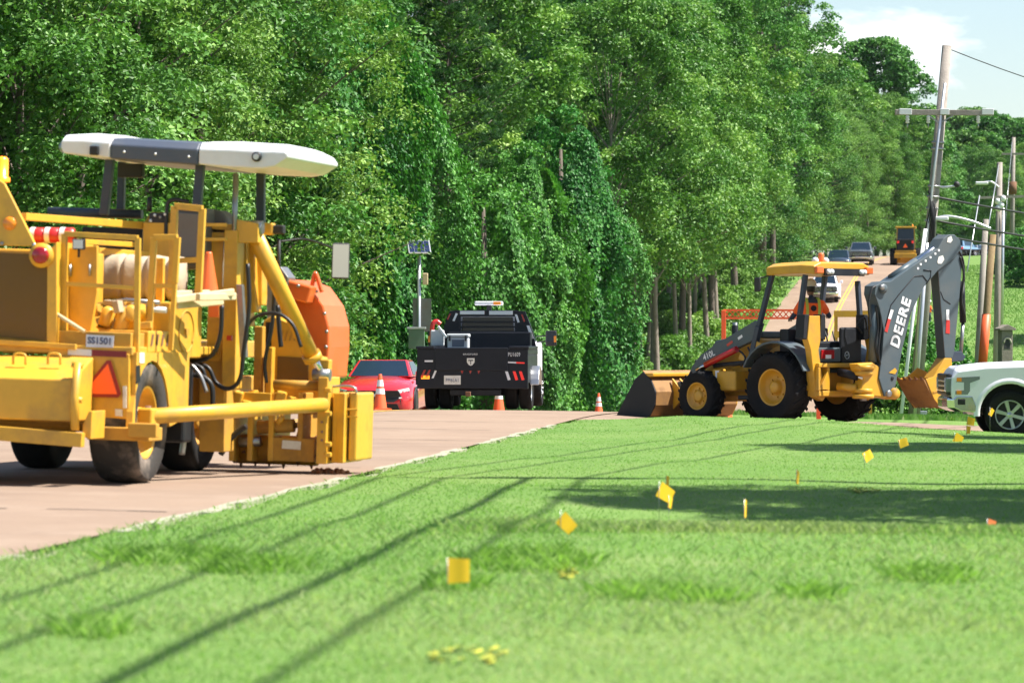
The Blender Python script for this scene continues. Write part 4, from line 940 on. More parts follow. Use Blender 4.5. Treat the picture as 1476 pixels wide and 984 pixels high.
    if helmet:
        t = MB(); t.loft([[c+Vector((cos(a)*rx, sin(a)*ry-.005+(fy if sin(a) > 0 else 0), dz)) for a in np.linspace(0, 2*pi, 20, endpoint=False)] for dz, rx, ry, fy in ((.045, .125, .145, .04), (.055, .127, .147, .04), (.06, .112, .13, .0), (.11, .105, .125, 0), (.16, .08, .1, 0), (.185, .04, .05, 0), (.19, .005, .005, 0))])
        t.build('hard_hat', 'helmet_white', p)
    # hands: palm, four fingers, thumb
    for s, h in ((-1, lh), (1, rh)):
        t = MB(); el = Vector((s*.19, -.02, H+.48)).lerp(h, .5)+Vector((s*.08, -.03, -.12)); d = (h-el).normalized(); x = d.cross(Vector((0, 0, 1))).normalized(); z = x.cross(d)
        t.loft([[h+d*a_+x*(cos(q)*w)+z*(sin(q)*th) for q in np.linspace(0, 2*pi, 10, endpoint=False)] for a_, w, th in ((-.02, .028, .026), (.03, .04, .018), (.075, .042, .015), (.09, .036, .012))])
        for i, ln in enumerate((.062, .072, .068, .052)):
            o_ = h+d*.082+x*(-.03+.02*i); t.tube([o_, o_+d*ln*.5-z*.012, o_+d*ln*.75-z*.035, o_+d*ln*.7-z*.055], [.0095, .009, .0085, .007], 7)
        o_ = h+d*.02-x*s*.035; t.tube([o_, o_+d*.03-x*s*.025-z*.01, o_+d*.055-x*s*.028-z*.025], [.012, .010, .008], 7)
        t.build('hand', 'skin_tone', p)
    return p

# ---------------------------------------------------------------- backhoe loader
HB = radians(43.8)
FB = Frame((5.44, 70.6, float(ground(5.44, 70.6))-.085), HB)
A, B = FB.A, FB.B
bh = FB.root('backhoe_loader', 'yellow and grey backhoe loader with raised rear digging arm on the side street', 'backhoe')
DY = 'deere_yellow'
pv_old = pv
def plate2(name, pts, th, m=DY, par=None, bev=.01): return plate(name, pts, th, m, par or bh, bev)
def box2(name, x0, x1, y0, y1, z0, z1, m=DY, bev=.015, par=None, seg=2): return MB().bb(x0, x1, y0, y1, z0, z1).build(name, m, par or bh, bev, seg)
RB, RF = .66, .48
wr = B(1110, 552, -1.12); wf = B(1003, 566, -1.02)
for s in (-1, 1):
    tyre(bh, (s*.88, wr.y, RB), RB, .48, .33, (s, 0, 0), 'rubber', DY, lugs=20, hub=.34, dish=.14)
    tyre(bh, (s*.86, wf.y, RF), RF, .34, .25, (s, 0, 0), 'rubber', DY, lugs=18, hub=.42, dish=.06)
yf = wf.y
box2('chassis', -.42, .42, -.75, yf+.55, .48, .92, 'yellow_dull')
MB().cyl((-.7, wr.y, RB), (.7, wr.y, RB), .16).build('rear_axle', 'yellow_dull', bh); MB().cyl((-.75, yf, RF), (.75, yf, RF), .11).build('front_axle', 'yellow_dull', bh)
# hood
hp = lambda px, py, x=-.42: (B(px, py, x).y, B(px, py, x).z)
MB().prism([(.75, .8), (.75, 1.55), (1.1, 1.56), (1.9, 1.42), (yf+.45, 1.24), (yf+.6, 1.1), (yf+.6, .8)], (-.42, 0, 0), (0, 1, 0), (0, 0, 1), (.84, 0, 0)).build('hood', DY, bh, .05, 3)
MB().prism([(.8, 1.552), (.8, 1.68), (1.25, 1.64), (2.0, 1.50), (yf+.3, 1.30), (yf+.3, 1.24), (1.9, 1.424), (1.1, 1.564)], (-.36, 0, 0), (0, 1, 0), (0, 0, 1), (.72, 0, 0)).build('hood_top', 'deere_grey', bh, .03)
box2('grille', -.38, .38, yf+.6, yf+.64, .85, 1.15, 'black_paint')
MB().tube([(.1, yf+.05, 1.3), (.1, yf+.05, 1.85)], .05, 12).build('exhaust', 'deere_grey', bh)
ex = MB(); ex.lathe([(.052, 0), (.06, .02), (.06, .38), (.04, .42), (.032, .42)], (.1, yf+.05, 1.40), (0, 0, 1), 14); ex.build('muffler', 'black_paint', bh)
# loader arms
arm_px = [(1096, 466), (1088, 462), (1058, 480), (1030, 497), (1010, 511), (998, 527), (986, 552), (996, 556), (1006, 538), (1018, 524), (1042, 512), (1090, 488)]
for s in (-1, 1):
    P = [B(*q, -.70) for q in arm_px]
    if s > 0: P = [Vector((.70, p.y, p.z)) for p in P]
    ar = plate2('loader_arm', P, (.12*-s, 0, 0), 'deere_grey', bev=.012)
    if s < 0:
        text('arm_number', '410L', 'white_mark', ar, B(1022, 512, -.705), (0, -1, .38), (0, .3, 1), .155, .004, bold=.003)
        st = MB(); q = B(1052, 495, -.70); st.box(q+Vector((-.004, 0, 0)), (.004, .16, .05), (radians(-28), 0, 0)); st.build('arm_stripe', 'red', ar)
        q = B(1067, 486, -.70); st = MB(); st.box(q+Vector((-.004, 0, 0)), (.004, .12, .05), (radians(-28), 0, 0)); st.build('arm_stripe', 'white_mark', ar)
    c0, c1 = B(1062, 503, -.8), B(1017, 526, -.8)
    for q in (c0, c1): q.x = s*.80
    MB().cyl(c0, c1, .06, n=14).build('lift_cylinder', 'red', bh); d = (c1-c0).normalized()
    MB().cyl(c1, c1+d*.25, .03, n=12).build('cylinder_rod', 'chrome', bh)
    t0, t1 = B(1078, 522, -.75), B(1028, 527, -.75)
    for q in (t0, t1): q.x = s*.72
    MB().cyl(t0, t1, .045, n=12).build('bucket_cylinder', 'black_paint', bh)
box2('arm_crossbar', -.6, .6, yf+.75, yf+.87, .62, .74, 'deere_grey')
# front bucket: rounded shell with side plates, edge and brackets
yb = yf+.95
prof = [(1.05, .03), (.35, .02), (.12, .10), (.0, .30), (-.02, .55), (.10, .78), (.30, .92)]
inn = [(a_+.035*(1 if b_ > .1 else .2), b_+.03) for a_, b_ in prof]
MB().prism([(yb+p_[0], p_[1]) for p_ in prof]+[(yb+p_[0], p_[1]) for p_ in inn[::-1]], (-1.12, 0, 0), (0, 1, 0), (0, 0, 1), (2.24, 0, 0)).build('loader_bucket', 'bucket_worn', bh, .006)
for s in (-1, 1): MB().prism([(yb+p_[0], p_[1]) for p_ in prof]+[(yb+.5, .8), (yb+.9, .25)], (s*1.12-.02, 0, 0), (0, 1, 0), (0, 0, 1), (.04, 0, 0)).build('bucket_side', 'black_paint' if s < 0 else DY, bh, .006)  # left plate coloured black to paint in its shade, right one plain yellow
MB().bb(-1.14, 1.14, yb+.95, yb+1.22, .012, .035).build('cutting_edge', 'rusty', bh)
for x in (-.62, -.42, .42, .62): MB().prism([(yb-.22, .40), (yb-.18, .60), (yb+.03, .80), (yb+.0, .22)], (x-.02, 0, 0), (0, 1, 0), (0, 0, 1), (.04, 0, 0)).build('bucket_bracket', DY, bh, .005)
box2('bucket_top', -1.13, 1.13, yb+.05, yb+.3, .83, .90, DY)
# cab
zr_, zf_ = B(1140, 398, -.74).z, B(1102, 394, -.74).z
yfr = B(1104, 392, -.76).y; yrr = B(1174, 392, -.76).y; zroof = B(1104, 394, -.76).z
m = MB(); m.loft([[Vector((x, y, z)) for x, z in ((-.78*w, zroof+b-.03), (-.79*w, zroof+b+.12), (-.6*w, zroof+b+.19), (.6*w, zroof+b+.19), (.79*w, zroof+b+.12), (.78*w, zroof+b-.03))] for y, w, b in ((yfr, .97, -.02), (yfr-.25, 1., .0), (yrr+.3, 1., .02), (yrr, .98, .0))], smooth=False); rf = m.build('cab_roof', DY, bh, .025, 3)
rearbar = MB().bb(-.5, .58, yrr-.03, yrr+.02, zroof-.05, zroof+.08).build('roof_rear_panel', 'black_paint', rf)
for x in (-.58, -.50, .48, .56):
    l_ = MB().lathe([(.001, .05), (.045, .05), (.05, .02), (.05, -.02)], (x+.16 if x < 0 else x, yrr-.02, zroof+.02), (0, -1, 0), 14).build('roof_lamp', 'lens_clear', bh)
for x in (-.66, .70): MB().bb(x-.1, x+.08, yrr-.07, yrr, zroof-.01, zroof+.11).build('turn_lamp', 'orange', bh, .012)
MB().lathe([(.055, 0), (.055, .16), (.045, .18), (.001, .185)], (-.30, yrr+.25, zroof+.18), (0, 0, 1), 14).build('roof_beacon', 'orange', bh)
for dx in (-.16, .12): MB().sphere((-.3+dx, yrr+.25, zroof+.22), .07, 10, 6).build('roof_lamp', 'lens_clear', bh)
def post(name, a, b, w=.085, m='frame_grey'): return MB().beam(a, b, w, w, (0, 1, 0)).build(name, m, bh, .012)
post('cab_post', B(1113, 396, -.70), B(1094, 470, -.70)); post('cab_post', B(1094, 470, -.70), B(1083, 520, -.70), .11)
post('cab_post', B(1161, 396, -.70), B(1150, 476, -.70))
rp = B(1236, 405, .70); rb_ = B(1241, 480, .70); post('cab_post', rp, rb_)
post('cab_post', Vector((.70, yfr-.15, zroof)), Vector((.70, yfr+.05, 1.3)))
box2('dash', -.4, .4, yfr-.22, yfr-.0, 1.0, 1.72, 'black_plastic', .03)
wh = MB(); wh.tube([Vector((.18*cos(t), yfr-.34-.06*sin(t), 1.78+.17*sin(t))) for t in np.linspace(0, 2*pi, 20)], .014, 6, cap=False); wh.build('steering_wheel', 'black_plastic', bh)
box2('cab_floor', -.66, .66, -.55, yfr, .92, 1.0, 'deere_grey')
box2('seat', -.24, .24, -.2, .25, 1.46, 1.60, 'black_paint', .05, seg=3); box2('seat_back', -.2, .2, -.34, -.25, 1.58, 1.74, 'black_paint', .04, seg=3); box2('seat_pedestal', -.18, .18, -.15, .2, 1.0, 1.46, 'black_paint')
box2('control_tower', -.42, .42, -.62, -.35, 1.0, 1.5, 'black_paint', .04)
for x in (-.2, .0, .2): MB().cyl((x, -.48, 1.5), (x, -.42, 1.68), .014, n=8).build('control_lever', 'black_plastic', bh)
# rear fenders: curved sheets
for s in (-1, 1):
    m = MB(); th = np.linspace(radians(25), radians(160), 12); rings = []
    for t in th: rings.append([Vector((s*.62, wr.y+cos(t)*r, RB+.02+sin(t)*r)) for r in (.78, .82)]+[Vector((s*1.06, wr.y+cos(t)*r, RB+.02+sin(t)*r)) for r in (.82, .78)])
    m.loft(rings, smooth=False); m.build('rear_fender', 'deere_grey', bh, .01)
box2('fuel_tank', -.82, -.44, 1.05, 1.55, .58, .95, DY, .04); box2('step', -.84, -.6, .72, .98, .42, .50, 'black_paint')
q = box2('battery_box', -.80, -.44, yf-.42, yf-.2 if yf-.2 > 1.62 else 1.62, .55, .98, DY, .03)
st = MB(); st.bb(-.815, -.808, yf-.42+.03, yf-.42+.12, .82, .95); st.build('label_plate', 'white_mark', q)
for px, py in ((1092, 497), (1070, 515)): MB().box(B(px, py, -.72), (.03, .16, .12), (.4, 0, 0)).build('hose_clamp_plate', DY, bh, .01)
for pts in ([(1050, 512), (1062, 504), (1074, 515), (1068, 528)], [(1078, 500), (1083, 515), (1074, 524)], [(1242, 480), (1236, 468), (1246, 458), (1250, 475)], [(1255, 455), (1250, 430), (1258, 412), (1268, 420)]):
    pipe('hose', bez([B(*q, -.74) if q[0] < 1200 else A(*q, -1.1) for q in pts], 8), .018, 'hose', bh, 7)
# mirror on the front post
mq = B(1092, 410, -.95); MB().box(mq, (.05, .14, .26)).build('cab_mirror', 'black_plastic', bh, .02); pipe('mirror_arm', [mq+Vector((0, 0, .11)), B(1110, 397, -.72)], .012, 'black_plastic', bh)
# stabilisers
for s in (-1, 1):
    x = s*.98; yS = -.92
    P = [A(1164, 488, yS), A(1167, 455, yS), A(1182, 455, yS), A(1183, 490, yS), A(1180, 505, yS), A(1190, 572, yS), A(1186, 578, yS), A(1176, 572, yS), A(1169, 505, yS)]
    if s > 0:
        xo = P[0].x; P = [Vector((-p.x, p.y, p.z)) for p in P]
    plate2('stabiliser_leg', P, (0, .14, 0), DY)
    for dx in ((1158, 1167), (1182, 1190)):
        Q = [A(dx[0], 488, yS+.02), A(dx[0]+2, 453, yS+.02), A(dx[1], 453, yS+.02), A(dx[1], 490, yS+.02)]
        if s > 0: Q = [Vector((-p.x, p.y, p.z)) for p in Q]
        plate2('stabiliser_pad', Q, (0, .2, 0), 'black_paint')
# rear frame and swing casting
yR = -1.0
box2('rear_frame', -.82, .82, -1.0, -.72, .50, .60, DY); box2('rear_frame', -.82, .82, -1.0, -.72, 1.02, 1.10, DY)
for x in (-.80, -.55, .1, .55, .80): box2('rear_frame_rib', x-.03, x+.03, -1.0, -.70, .6, 1.02, DY)
MB().prism([(-.8, .62), (-.55, 1.0), (-.55, .62)], (0, -1.0, 0), (1, 0, 0), (0, 0, 1), (0, .06, 0)).build('gusset', DY, bh, .006)
box2('tail_plate', -.62, .0, -.80, -.74, 1.12, 1.38, 'deere_grey'); q = box2('tail_lamp', -.55, -.2, -.83, -.80, 1.18, 1.34, 'red_lens', .01); box2('lamp_lens', -.45, -.3, -.835, -.83, 1.18, 1.25, 'white_mark', 0, q)
box2('rear_shield', .02, .6, -.79, -.72, 1.1, 1.75, 'black_paint', .04)
em = MB(); em.tube([Vector((.18+.06*cos(t), -.796, 1.24+.065*sin(t))) for t in np.linspace(0, 2*pi, 20)], .006, 5, cap=False)
em.build('maker_emblem', 'white_mark', bh)
em2 = MB(); em2.tube([(.15, -.797, 1.22), (.17, -.797, 1.25), (.20, -.797, 1.23), (.215, -.797, 1.26), (.20, -.797, 1.28)], .006, 5); em2.build('emblem_deer', 'white_mark', bh)
# boom in its own swung plane
piv = FB.I @ Vector((6.78, 69.75, .8)); Dw = Vector((.80, .60, 0)).normalized(); Nw = Vector((Dw.y, -Dw.x, 0))     # N faces the viewer
Dl = (FB.I.to_3x3() @ Dw); Nl = (FB.I.to_3x3() @ Nw)
def Q(px, py, off=0.):
    d = FB.ray(px, py); o_ = piv+Nl*off; t = (o_-FB.o).dot(Nl)/d.dot(Nl); return FB.o+d*t
sw = A(1250, 550, -1.15)
def ell(c, r, h, name, m=DY, ax=(0, 0, 1), n=18): return MB().lathe([(.001, -h), (r*.9, -h), (r, -h*.8), (r, h*.8), (r*.9, h), (.001, h)], c, ax, n).build(name, m, bh)
kp = Q(1252, 545)
for z_, r in ((1.02, .2), (.92, .17), (.60, .17), (.50, .2)): ell(Vector((kp.x-.15, kp.y, z_)), r, .04, 'kingpost_ear')
MB().cyl(Vector((kp.x-.15, kp.y, .42)), Vector((kp.x-.15, kp.y, 1.1)), .06).build('king_pin', 'steel', bh)
plate2('swing_casting', [Q(*q, .12) for q in [(1236, 524), (1258, 522), (1272, 530), (1277, 556), (1283, 566), (1278, 574), (1262, 572), (1240, 566), (1246, 548)]], Nl*-.26, DY, bev=.03)
for q0_, q1_ in (((1210, 536), (1244, 545)), ((1208, 557), (1245, 560))):
    a_, b_ = A(*q0_, -1.05), Q(*q1_, .1); MB().cyl(a_, a_.lerp(b_, .75), .075, n=14).build('swing_cylinder', 'black_paint' if q0_[1] < 540 else DY, bh); MB().cyl(a_.lerp(b_, .7), b_, .03, n=10).build('cylinder_rod', 'chrome', bh)
ell(Q(1281, 567, 0), .11, .2, 'boom_foot_pin', 'deere_yellow', Nl); ell(Q(1281, 567, .22), .06, .03, 'pin_cap', 'steel', Nl)
boom = [(1275, 571), (1267, 545), (1272, 505), (1274, 476), (1268, 445), (1261, 424), (1262, 412), (1272, 406), (1284, 405), (1314, 384), (1340, 367), (1352, 358), (1360, 344), (1367, 338), (1376, 338), (1384, 346), (1386, 358), (1376, 372), (1352, 390), (1331, 415), (1314, 450), (1301, 502), (1291, 556), (1286, 568)]
W = .15
bo = plate2('boom', [Q(*q, W) for q in boom], Nl*(-2*W), 'deere_grey', bev=.012)
pn = MB(); pn.tube([Q(*q, W+.002) for q in [(1276, 470), (1284, 440), (1296, 424), (1318, 398), (1330, 397), (1336, 405)]], .010, 5); pn.build('boom_seam', 'black_paint', bo)
pn = MB(); pn.tube([Q(*q, W+.002) for q in [(1331, 389), (1342, 390), (1341, 400), (1335, 409)]], .012, 5); pn.build('boom_seam', 'black_paint', bo)
tx = text('boom_lettering', 'DEERE', 'white_mark', bo, Q(1298.5, 465, W), Q(1303.5, 432)-Q(1286, 498), Q(1270, 455)-Q(1286, 462), .30, .006, bold=.010, fit=.93)
def strip(name, q4, m, par): return plate2(name, [Q(*q, W+.004) for q in q4], Nl*.003, m, par, 0)
strip('boom_stripe', [(1280, 459), (1284, 446), (1288, 447), (1284, 460)], 'white_mark', bo); strip('boom_stripe', [(1275, 477), (1280, 459), (1284, 460), (1279, 479)], 'red', bo)
strip('round_sticker', [(1351, 377), (1353, 370), (1359, 368), (1361, 374), (1357, 380), (1352, 380)], 'sticker_white', bo); strip('round_sticker', [(1365, 349), (1366, 343), (1371, 340), (1373, 346), (1370, 350)], 'sticker_white', bo)
strip('yellow_mark', [(1281, 537), (1290, 530), (1293, 534), (1290, 539)], DY, bo)
ell(Q(1286, 545, W+.0), .035, .012, 'hole', 'black_paint', Nl)
# boom lift cylinder and hoses on the near side of the foot
a_, b_ = Q(1258, 522, .0), Q(1263, 424, .0); MB().cyl(a_, a_.lerp(b_, .85), .085, n=16).build('boom_cylinder', 'deere_grey', bh); MB().cyl(a_.lerp(b_, .8), b_, .04, n=12).build('cylinder_rod', 'chrome', bh)
ell(Q(1264, 416, 0), .09, .2, 'boom_knuckle', 'deere_grey', Nl); ell(Q(1271, 414, .18), .05, .03, 'pin_cap', 'steel', Nl)
for k, pts in enumerate(([(1262, 440), (1266, 470), (1262, 500), (1268, 525)], [(1266, 430), (1270, 465), (1266, 505), (1270, 530)], [(1255, 470), (1252, 440), (1256, 418), (1262, 412)])): pipe('hose', bez([Q(*q, .1+.03*k) for q in pts], 8), .02, 'hose', bh, 7)
# crowd cylinder
a_, b_, c_ = Q(1284, 401), Q(1320, 377), Q(1361, 347); MB().cyl(a_, b_, .075, n=16).build('crowd_cylinder', 'deere_grey', bh); MB().cyl(b_, c_, .04, n=12).build('cylinder_rod', 'chrome', bh)
pipe('hose', bez([Q(1318, 385, .1), Q(1340, 372, .1), Q(1362, 356, .12), Q(1378, 358, .12), Q(1388, 375, .1), Q(1390, 405, .05)], 8), .02, 'hose', bh, 7)
for q in ((1326, 381), (1333, 376), (1340, 371), (1347, 366), (1352, 361), (1322, 387)): MB().box(Q(*q, .13), (.05, .05, .04)).build('hose_clip', 'white_mark', bh, .006)
# stick
WS = .11
stk = [(1352, 388), (1346, 370), (1352, 357), (1366, 354), (1380, 352), (1387, 362), (1387, 380), (1384, 420), (1376, 505), (1373, 516), (1362, 516)]
so = plate2('dipper_stick', [Q(*q, WS) for q in stk], Nl*(-2*WS), 'deere_grey', bev=.012)
plate2('stick_shade', [Q(1352, 391, WS-.006)-Dl*.004, Q(1363, 530, WS-.006)-Dl*.004, Q(1363, 530, -WS+.006)-Dl*.004, Q(1352, 391, -WS+.006)-Dl*.004], Dl*.003, 'rusty', so, 0)  # brown strip painted in for the stick's shaded face and its warm reflection
def strip2(name, q4, m): return plate2(name, [Q(*q, WS+.004) for q in q4], Nl*.003, m, so, 0)
strip2('stick_stripe', [(1364, 461), (1364, 446), (1368, 446), (1368, 461)], 'white_mark'); strip2('stick_stripe', [(1363, 480), (1364, 461), (1369, 461), (1369, 481)], 'red')
pn = MB(); pn.tube([Q(*q, WS+.002) for q in [(1356, 420), (1360, 431), (1370, 438)]], .008, 5); pn.build('stick_seam', 'black_paint', so)
a_, b_, c_ = Q(1386, 405), Q(1388, 465), Q(1385, 510); MB().cyl(a_, b_, .06, n=14).build('bucket_cylinder', 'black_paint', bh); MB().cyl(b_, c_, .035, n=12).build('cylinder_rod', 'steel', bh)
pipe('hose', bez([Q(1384, 370, .12), Q(1389, 395, .12), Q(1386, 430, .1), Q(1391, 455, .1)], 8), .02, 'hose', bh, 7)
plate2('tipping_link', [Q(*q, .1) for q in [(1362, 514), (1372, 506), (1386, 506), (1392, 514), (1388, 520), (1366, 522)]], Nl*-.2, 'frame_grey')
# digging bucket
WB = .36
def near(pxs): return [Q(*q, WB) for q in pxs]
outp = [(1331, 547), (1338, 561), (1347, 577), (1357, 588), (1367, 580), (1374, 560), (1373, 545)]
inp = [(1370, 547), (1370, 559), (1364, 575), (1357, 582), (1350, 574), (1342, 560), (1335, 548)]
ring = near(outp+inp)
MB().loft([ring, [p-Nl*(2*WB) for p in ring]], smooth=False).build('digging_bucket', 'bucket_worn', bh)
for w in (0, 2*WB-.024): plate2('bucket_side', [p-Nl*(w-.012) for p in near([(1334, 546), (1345, 543), (1360, 530), (1373, 536), (1375, 560), (1368, 581), (1357, 589), (1346, 575)])], Nl*-.024, DY, bev=.004)
bm_ = MB(); bm_.beam(Q(1345, 565, WB+.015), Q(1372, 556, WB+.015), .02, .03); bm_.build('bucket_rib', 'yellow_dull', bh)
tt0, tt1, tt2, tt3 = near([(1340, 556), (1336, 549), (1331, 548), (1329, 543)])
for i in range(5):
    w = .05+i*.155; MB().hexa([tt0-Nl*(w-.05), tt0-Nl*(w+.05), tt1-Nl*(w+.05), tt1-Nl*(w-.05), tt2-Nl*(w-.03), tt2-Nl*(w+.03), tt3-Nl*(w+.03), tt3-Nl*(w-.03)]).build('bucket_tooth', 'rusty', bh, .004)
    MB().beam(tt0-Nl*(w+.07), Q(1357, 589, WB)-Nl*(w+.07), .012, .012).build('wear_strip', 'rusty', bh)
plate2('bucket_ears', [Q(*q, .12) for q in [(1344, 545), (1352, 532), (1362, 516), (1372, 516), (1373, 545)]], Nl*-.24, DY)
# operator
op = FB.M @ Vector((.02, -.06, 1.70)); opz = B(1166, 455, -.1)
person((op.x, op.y, op.z), HB*.25, 'operator in orange safety vest and white hard hat seated in the backhoe cab', sit=True, hands=((-.30, .30, .22), (.40, .22, .26)))
# ---------------------------------------------------------------- road vehicles
mat('car_red', (.58, .02, .03), .25, coat=1., var=.02)
mat('car_white', (.80, .78, .87), .4, coat=.2)
mat('headlamp', (.16, .18, .21), .08, coat=1.)
mat('car_navy', (.03, .045, .075), .25, coat=1.)
mat('car_grey', (.10, .115, .135), .25, coat=1.)
mat('car_silver', (.55, .57, .58), .3, coat=.8)
mat('car_blue', (.16, .28, .44), .3, coat=.8)
mat('truck_black', (.008, .010, .016), .45, spec=.3, dirt=.25, dscale=2, dcol=(.025, .025, .027))
mat('window', (.012, .024, .042), .08, spec=.45)
mat('grille_black', (.01, .01, .011), .5)
mat('alloy', (.55, .56, .58), .3, metal=.85)
mat('cooler', (.50, .53, .55), .6, dirt=.2)
mat('cooler_dark', (.10, .12, .16), .6)
mat('tail_red', (.45, .01, .01), .3, coat=.5, emit=(1., .02, .01, .25))

def quad(name, pts, m, par, th=.004):
    """thin pane: four (or more) points, extruded along its normal"""
    p = [Vector(q) for q in pts]; n = (p[1]-p[0]).cross(p[2]-p[0]).normalized()*th
    return plate(name, [q-n*.2 for q in p], n, m, par, 0)
def car(name, label, cat, loc, rz, paint, Lh, Wd, st, gh, wheels, R=.34, group=None, lights=True, rear=False, rimm='alloy', arch=True):
    """lofted body. st: stations (y, half width, z sill, z shoulder, z centre); gh: greenhouse base/top outline; y forward, origin under the middle"""
    c = empty(name, loc, (0, 0, rz), label, cat, group)
    m = MB(); rings = []
    for y, w, zs, zb, zc in st:
        rings.append([Vector(p) for p in ((-w*.92, y, zs), (-w, y, zs+.12*(zb-zs)), (-w, y, zs+.55*(zb-zs)), (-w*.965, y, zs+.9*(zb-zs)), (-w*.88, y, zb), (-w*.45, y, zc), (0, y, zc+.012), (w*.45, y, zc), (w*.88, y, zb), (w*.965, y, zs+.9*(zb-zs)), (w, y, zs+.55*(zb-zs)), (w, y, zs+.12*(zb-zs)), (w*.92, y, zs))])
    m.loft(rings); b = m.build('body', paint, c)
    # greenhouse: (y front base, y rear base, y front top, y rear top, z base, z top, half width base, half width top)
    fb, rb, ft, rt, z0, z1, w0, w1 = gh
    m = MB(); k = [Vector(p) for p in ((-w0, fb, z0), (w0, fb, z0), (w0, rb, z0), (-w0, rb, z0), (-w1, ft, z1), (w1, ft, z1), (w1, rt, z1), (-w1, rt, z1))]
    m.hexa(k); g = m.build('cabin', paint, c, .05, 3)
    i = lambda a, b_, t: k[a].lerp(k[b_], t)
    def pane(nm, a, b_, c_, d_, ins=(.06, .1)):
        A_, B_, C_, D_ = k[a], k[b_], k[c_], k[d_]
        f = lambda u, v: A_.lerp(B_, u).lerp(D_.lerp(C_, u), v)
        q = [f(ins[0], ins[1]), f(1-ins[0], ins[1]), f(1-ins[0], 1-ins[1]), f(ins[0], 1-ins[1])]; n = (q[1]-q[0]).cross(q[2]-q[0]).normalized(); ctr = sum(k, Vector())/8
        if n.dot(q[0]-ctr) < 0: n = -n
        return plate(nm, [p+n*.002 for p in q], n*.006, 'window', g, 0)
    pane('windscreen', 0, 1, 5, 4, (.05, .05)); pane('rear_window', 2, 3, 7, 6, (.08, .12)); pane('side_window', 1, 2, 6, 5, (.10, .12)); pane('side_window', 3, 0, 4, 7, (.10, .12))
    for y in wheels:
        for s in (-1, 1):
            w = max(q[1] for q in st); tyre(c, (s*(w-.11), y, R), R, .24, R*.66, (s, 0, 0), 'rubber', rimm, spokes=5, n=28)
            if arch:
                a = MB(); a.lathe([(R*1.17, .0), (R*1.15, .014), (.02, .014)], (s*(w-.012), y, R*1.02), (s, 0, 0), 26); a.build('wheel_arch', 'grille_black', c)
    for s in (-1, 1):
        mr = MB(); mr.box((s*(w0+.13), fb-.28, z0+.08), (.17, .1, .12)); mr.build('door_mirror', paint, c, .03, 3)
    return c, b, g
# ---- red coupe facing the camera
zc_ = float(ground(-3.2, 92))
st = [(2.36, .70, .22, .55, .56), (2.30, .82, .16, .66, .68), (2.10, .90, .15, .76, .80), (1.6, .945, .15, .84, .92), (.95, .955, .15, .90, .99), (.3, .95, .16, .93, 1.0), (-1.2, .955, .17, .97, 1.02), (-1.9, .94, .2, .98, 1.03), (-2.3, .86, .3, .95, 1.0), (-2.38, .8, .35, .85, .9)]
rz_ = radians(180-5)
rc, rbdy, rg = car('red_coupe', 'red two-door sports coupe facing the crest beside the black flatbed truck', 'car', (-3.12, 93.8, zc_), rz_, 'car_red', 4.78, 1.91, st, (.95, -1.55, .22, -.75, .97, 1.38, .80, .60), (1.42, -1.36), R=.345)
FL = [(-.62, 2.32, .66), (.62, 2.32, .66), (.70, 2.30, .50), (.52, 2.335, .38), (-.52, 2.335, .38), (-.70, 2.30, .50)]
q = plate('grille', [Vector((x, y+.03, z)) for x, y, z in FL], (0, .03, 0), 'grille_black', rc, .01)
MB().box((0, 2.40, .545), (.16, .012, .07)).build('grille_badge', 'alloy', q, .02)
plate('lower_grille', [(-.60, 2.33, .34), (.60, 2.33, .34), (.66, 2.31, .20), (-.66, 2.31, .20)], (0, .05, 0), 'grille_black', rc, .01)
np2 = MB().box((0, 2.40, .31), (.34, .015, .13)).build('front_plate', 'grille_black', rc)
for x, cm in ((-.11, 'white_mark'), (-.035, 'amber_lens'), (.04, 'white_mark'), (.115, 'plate')): MB().box((x, 2.409, .31), (.045, .004, .07)).build('plate_mark', cm, np2)
for s in (-1, 1):
    h = plate('headlight', [(s*.60, 2.335, .66), (s*.86, 2.16, .72), (s*.88, 2.14, .64), (s*.66, 2.30, .58)], (0, .05, .01), 'lens_clear', rc, .01)
    plate('running_light', [(s*.64, 2.38, .50), (s*.84, 2.22, .51), (s*.84, 2.22, .485), (s*.64, 2.38, .47)], (0, .02, 0), 'lens_clear', rc, 0)
    plate('bumper_duct', [(s*.66, 2.345, .44), (s*.82, 2.26, .45), (s*.78, 2.28, .27), (s*.70, 2.33, .24)], (0, .03, 0), 'grille_black', rc, .008)
plate('splitter', [(-.75, 2.32, .15), (.75, 2.32, .15), (.70, 2.42, .16), (-.70, 2.42, .16)], (0, 0, .03), 'grille_black', rc, .005)

# ---- black flatbed truck, seen from behind
FT = Frame((-.80, 80.0, float(ground(-.8, 80.))), radians(-4.6))
A, B = FT.A, FT.B
tk = FT.root('flatbed_truck', 'flatbed truck with black deck body and white cab standing on the crest', 'truck')
TB = 'truck_black'
def tb(name, x0, x1, y0, y1, z0, z1, m=TB, bev=.012, par=None): return MB().bb(x0, x1, y0, y1, z0, z1).build(name, m, par or tk, bev)
zd = A(690, 503, 0).z; zs = A(690, 560, 0).z; xl, xr = A(601, 530, 0).x, A(761, 530, 0).x
tb('deck', xl, xr, .02, 2.75, zd-.12, zd)
tb('tailboard', xl, xr, 0, .12, zs+.0, zd-.0); tb('side_skirt', xl, xl+.06, .1, 2.7, zs+.12, zd-.12); tb('side_skirt', xr-.06, xr, .1, 2.7, zs+.12, zd-.12)
gl, gr = A(627, 520, -.02).x, A(732, 520, -.02).x
g = tb('tail_gate', gl, gr, -.03, .02, A(690, 534, 0).z, zd+.03, TB, .01)
tb('side_box', xl-.02, gl-.02, -.02, 2.5, zd, zd+.06, TB); tb('side_box', gr+.02, xr+.02, -.02, 2.5, zd, zd+.06, TB)
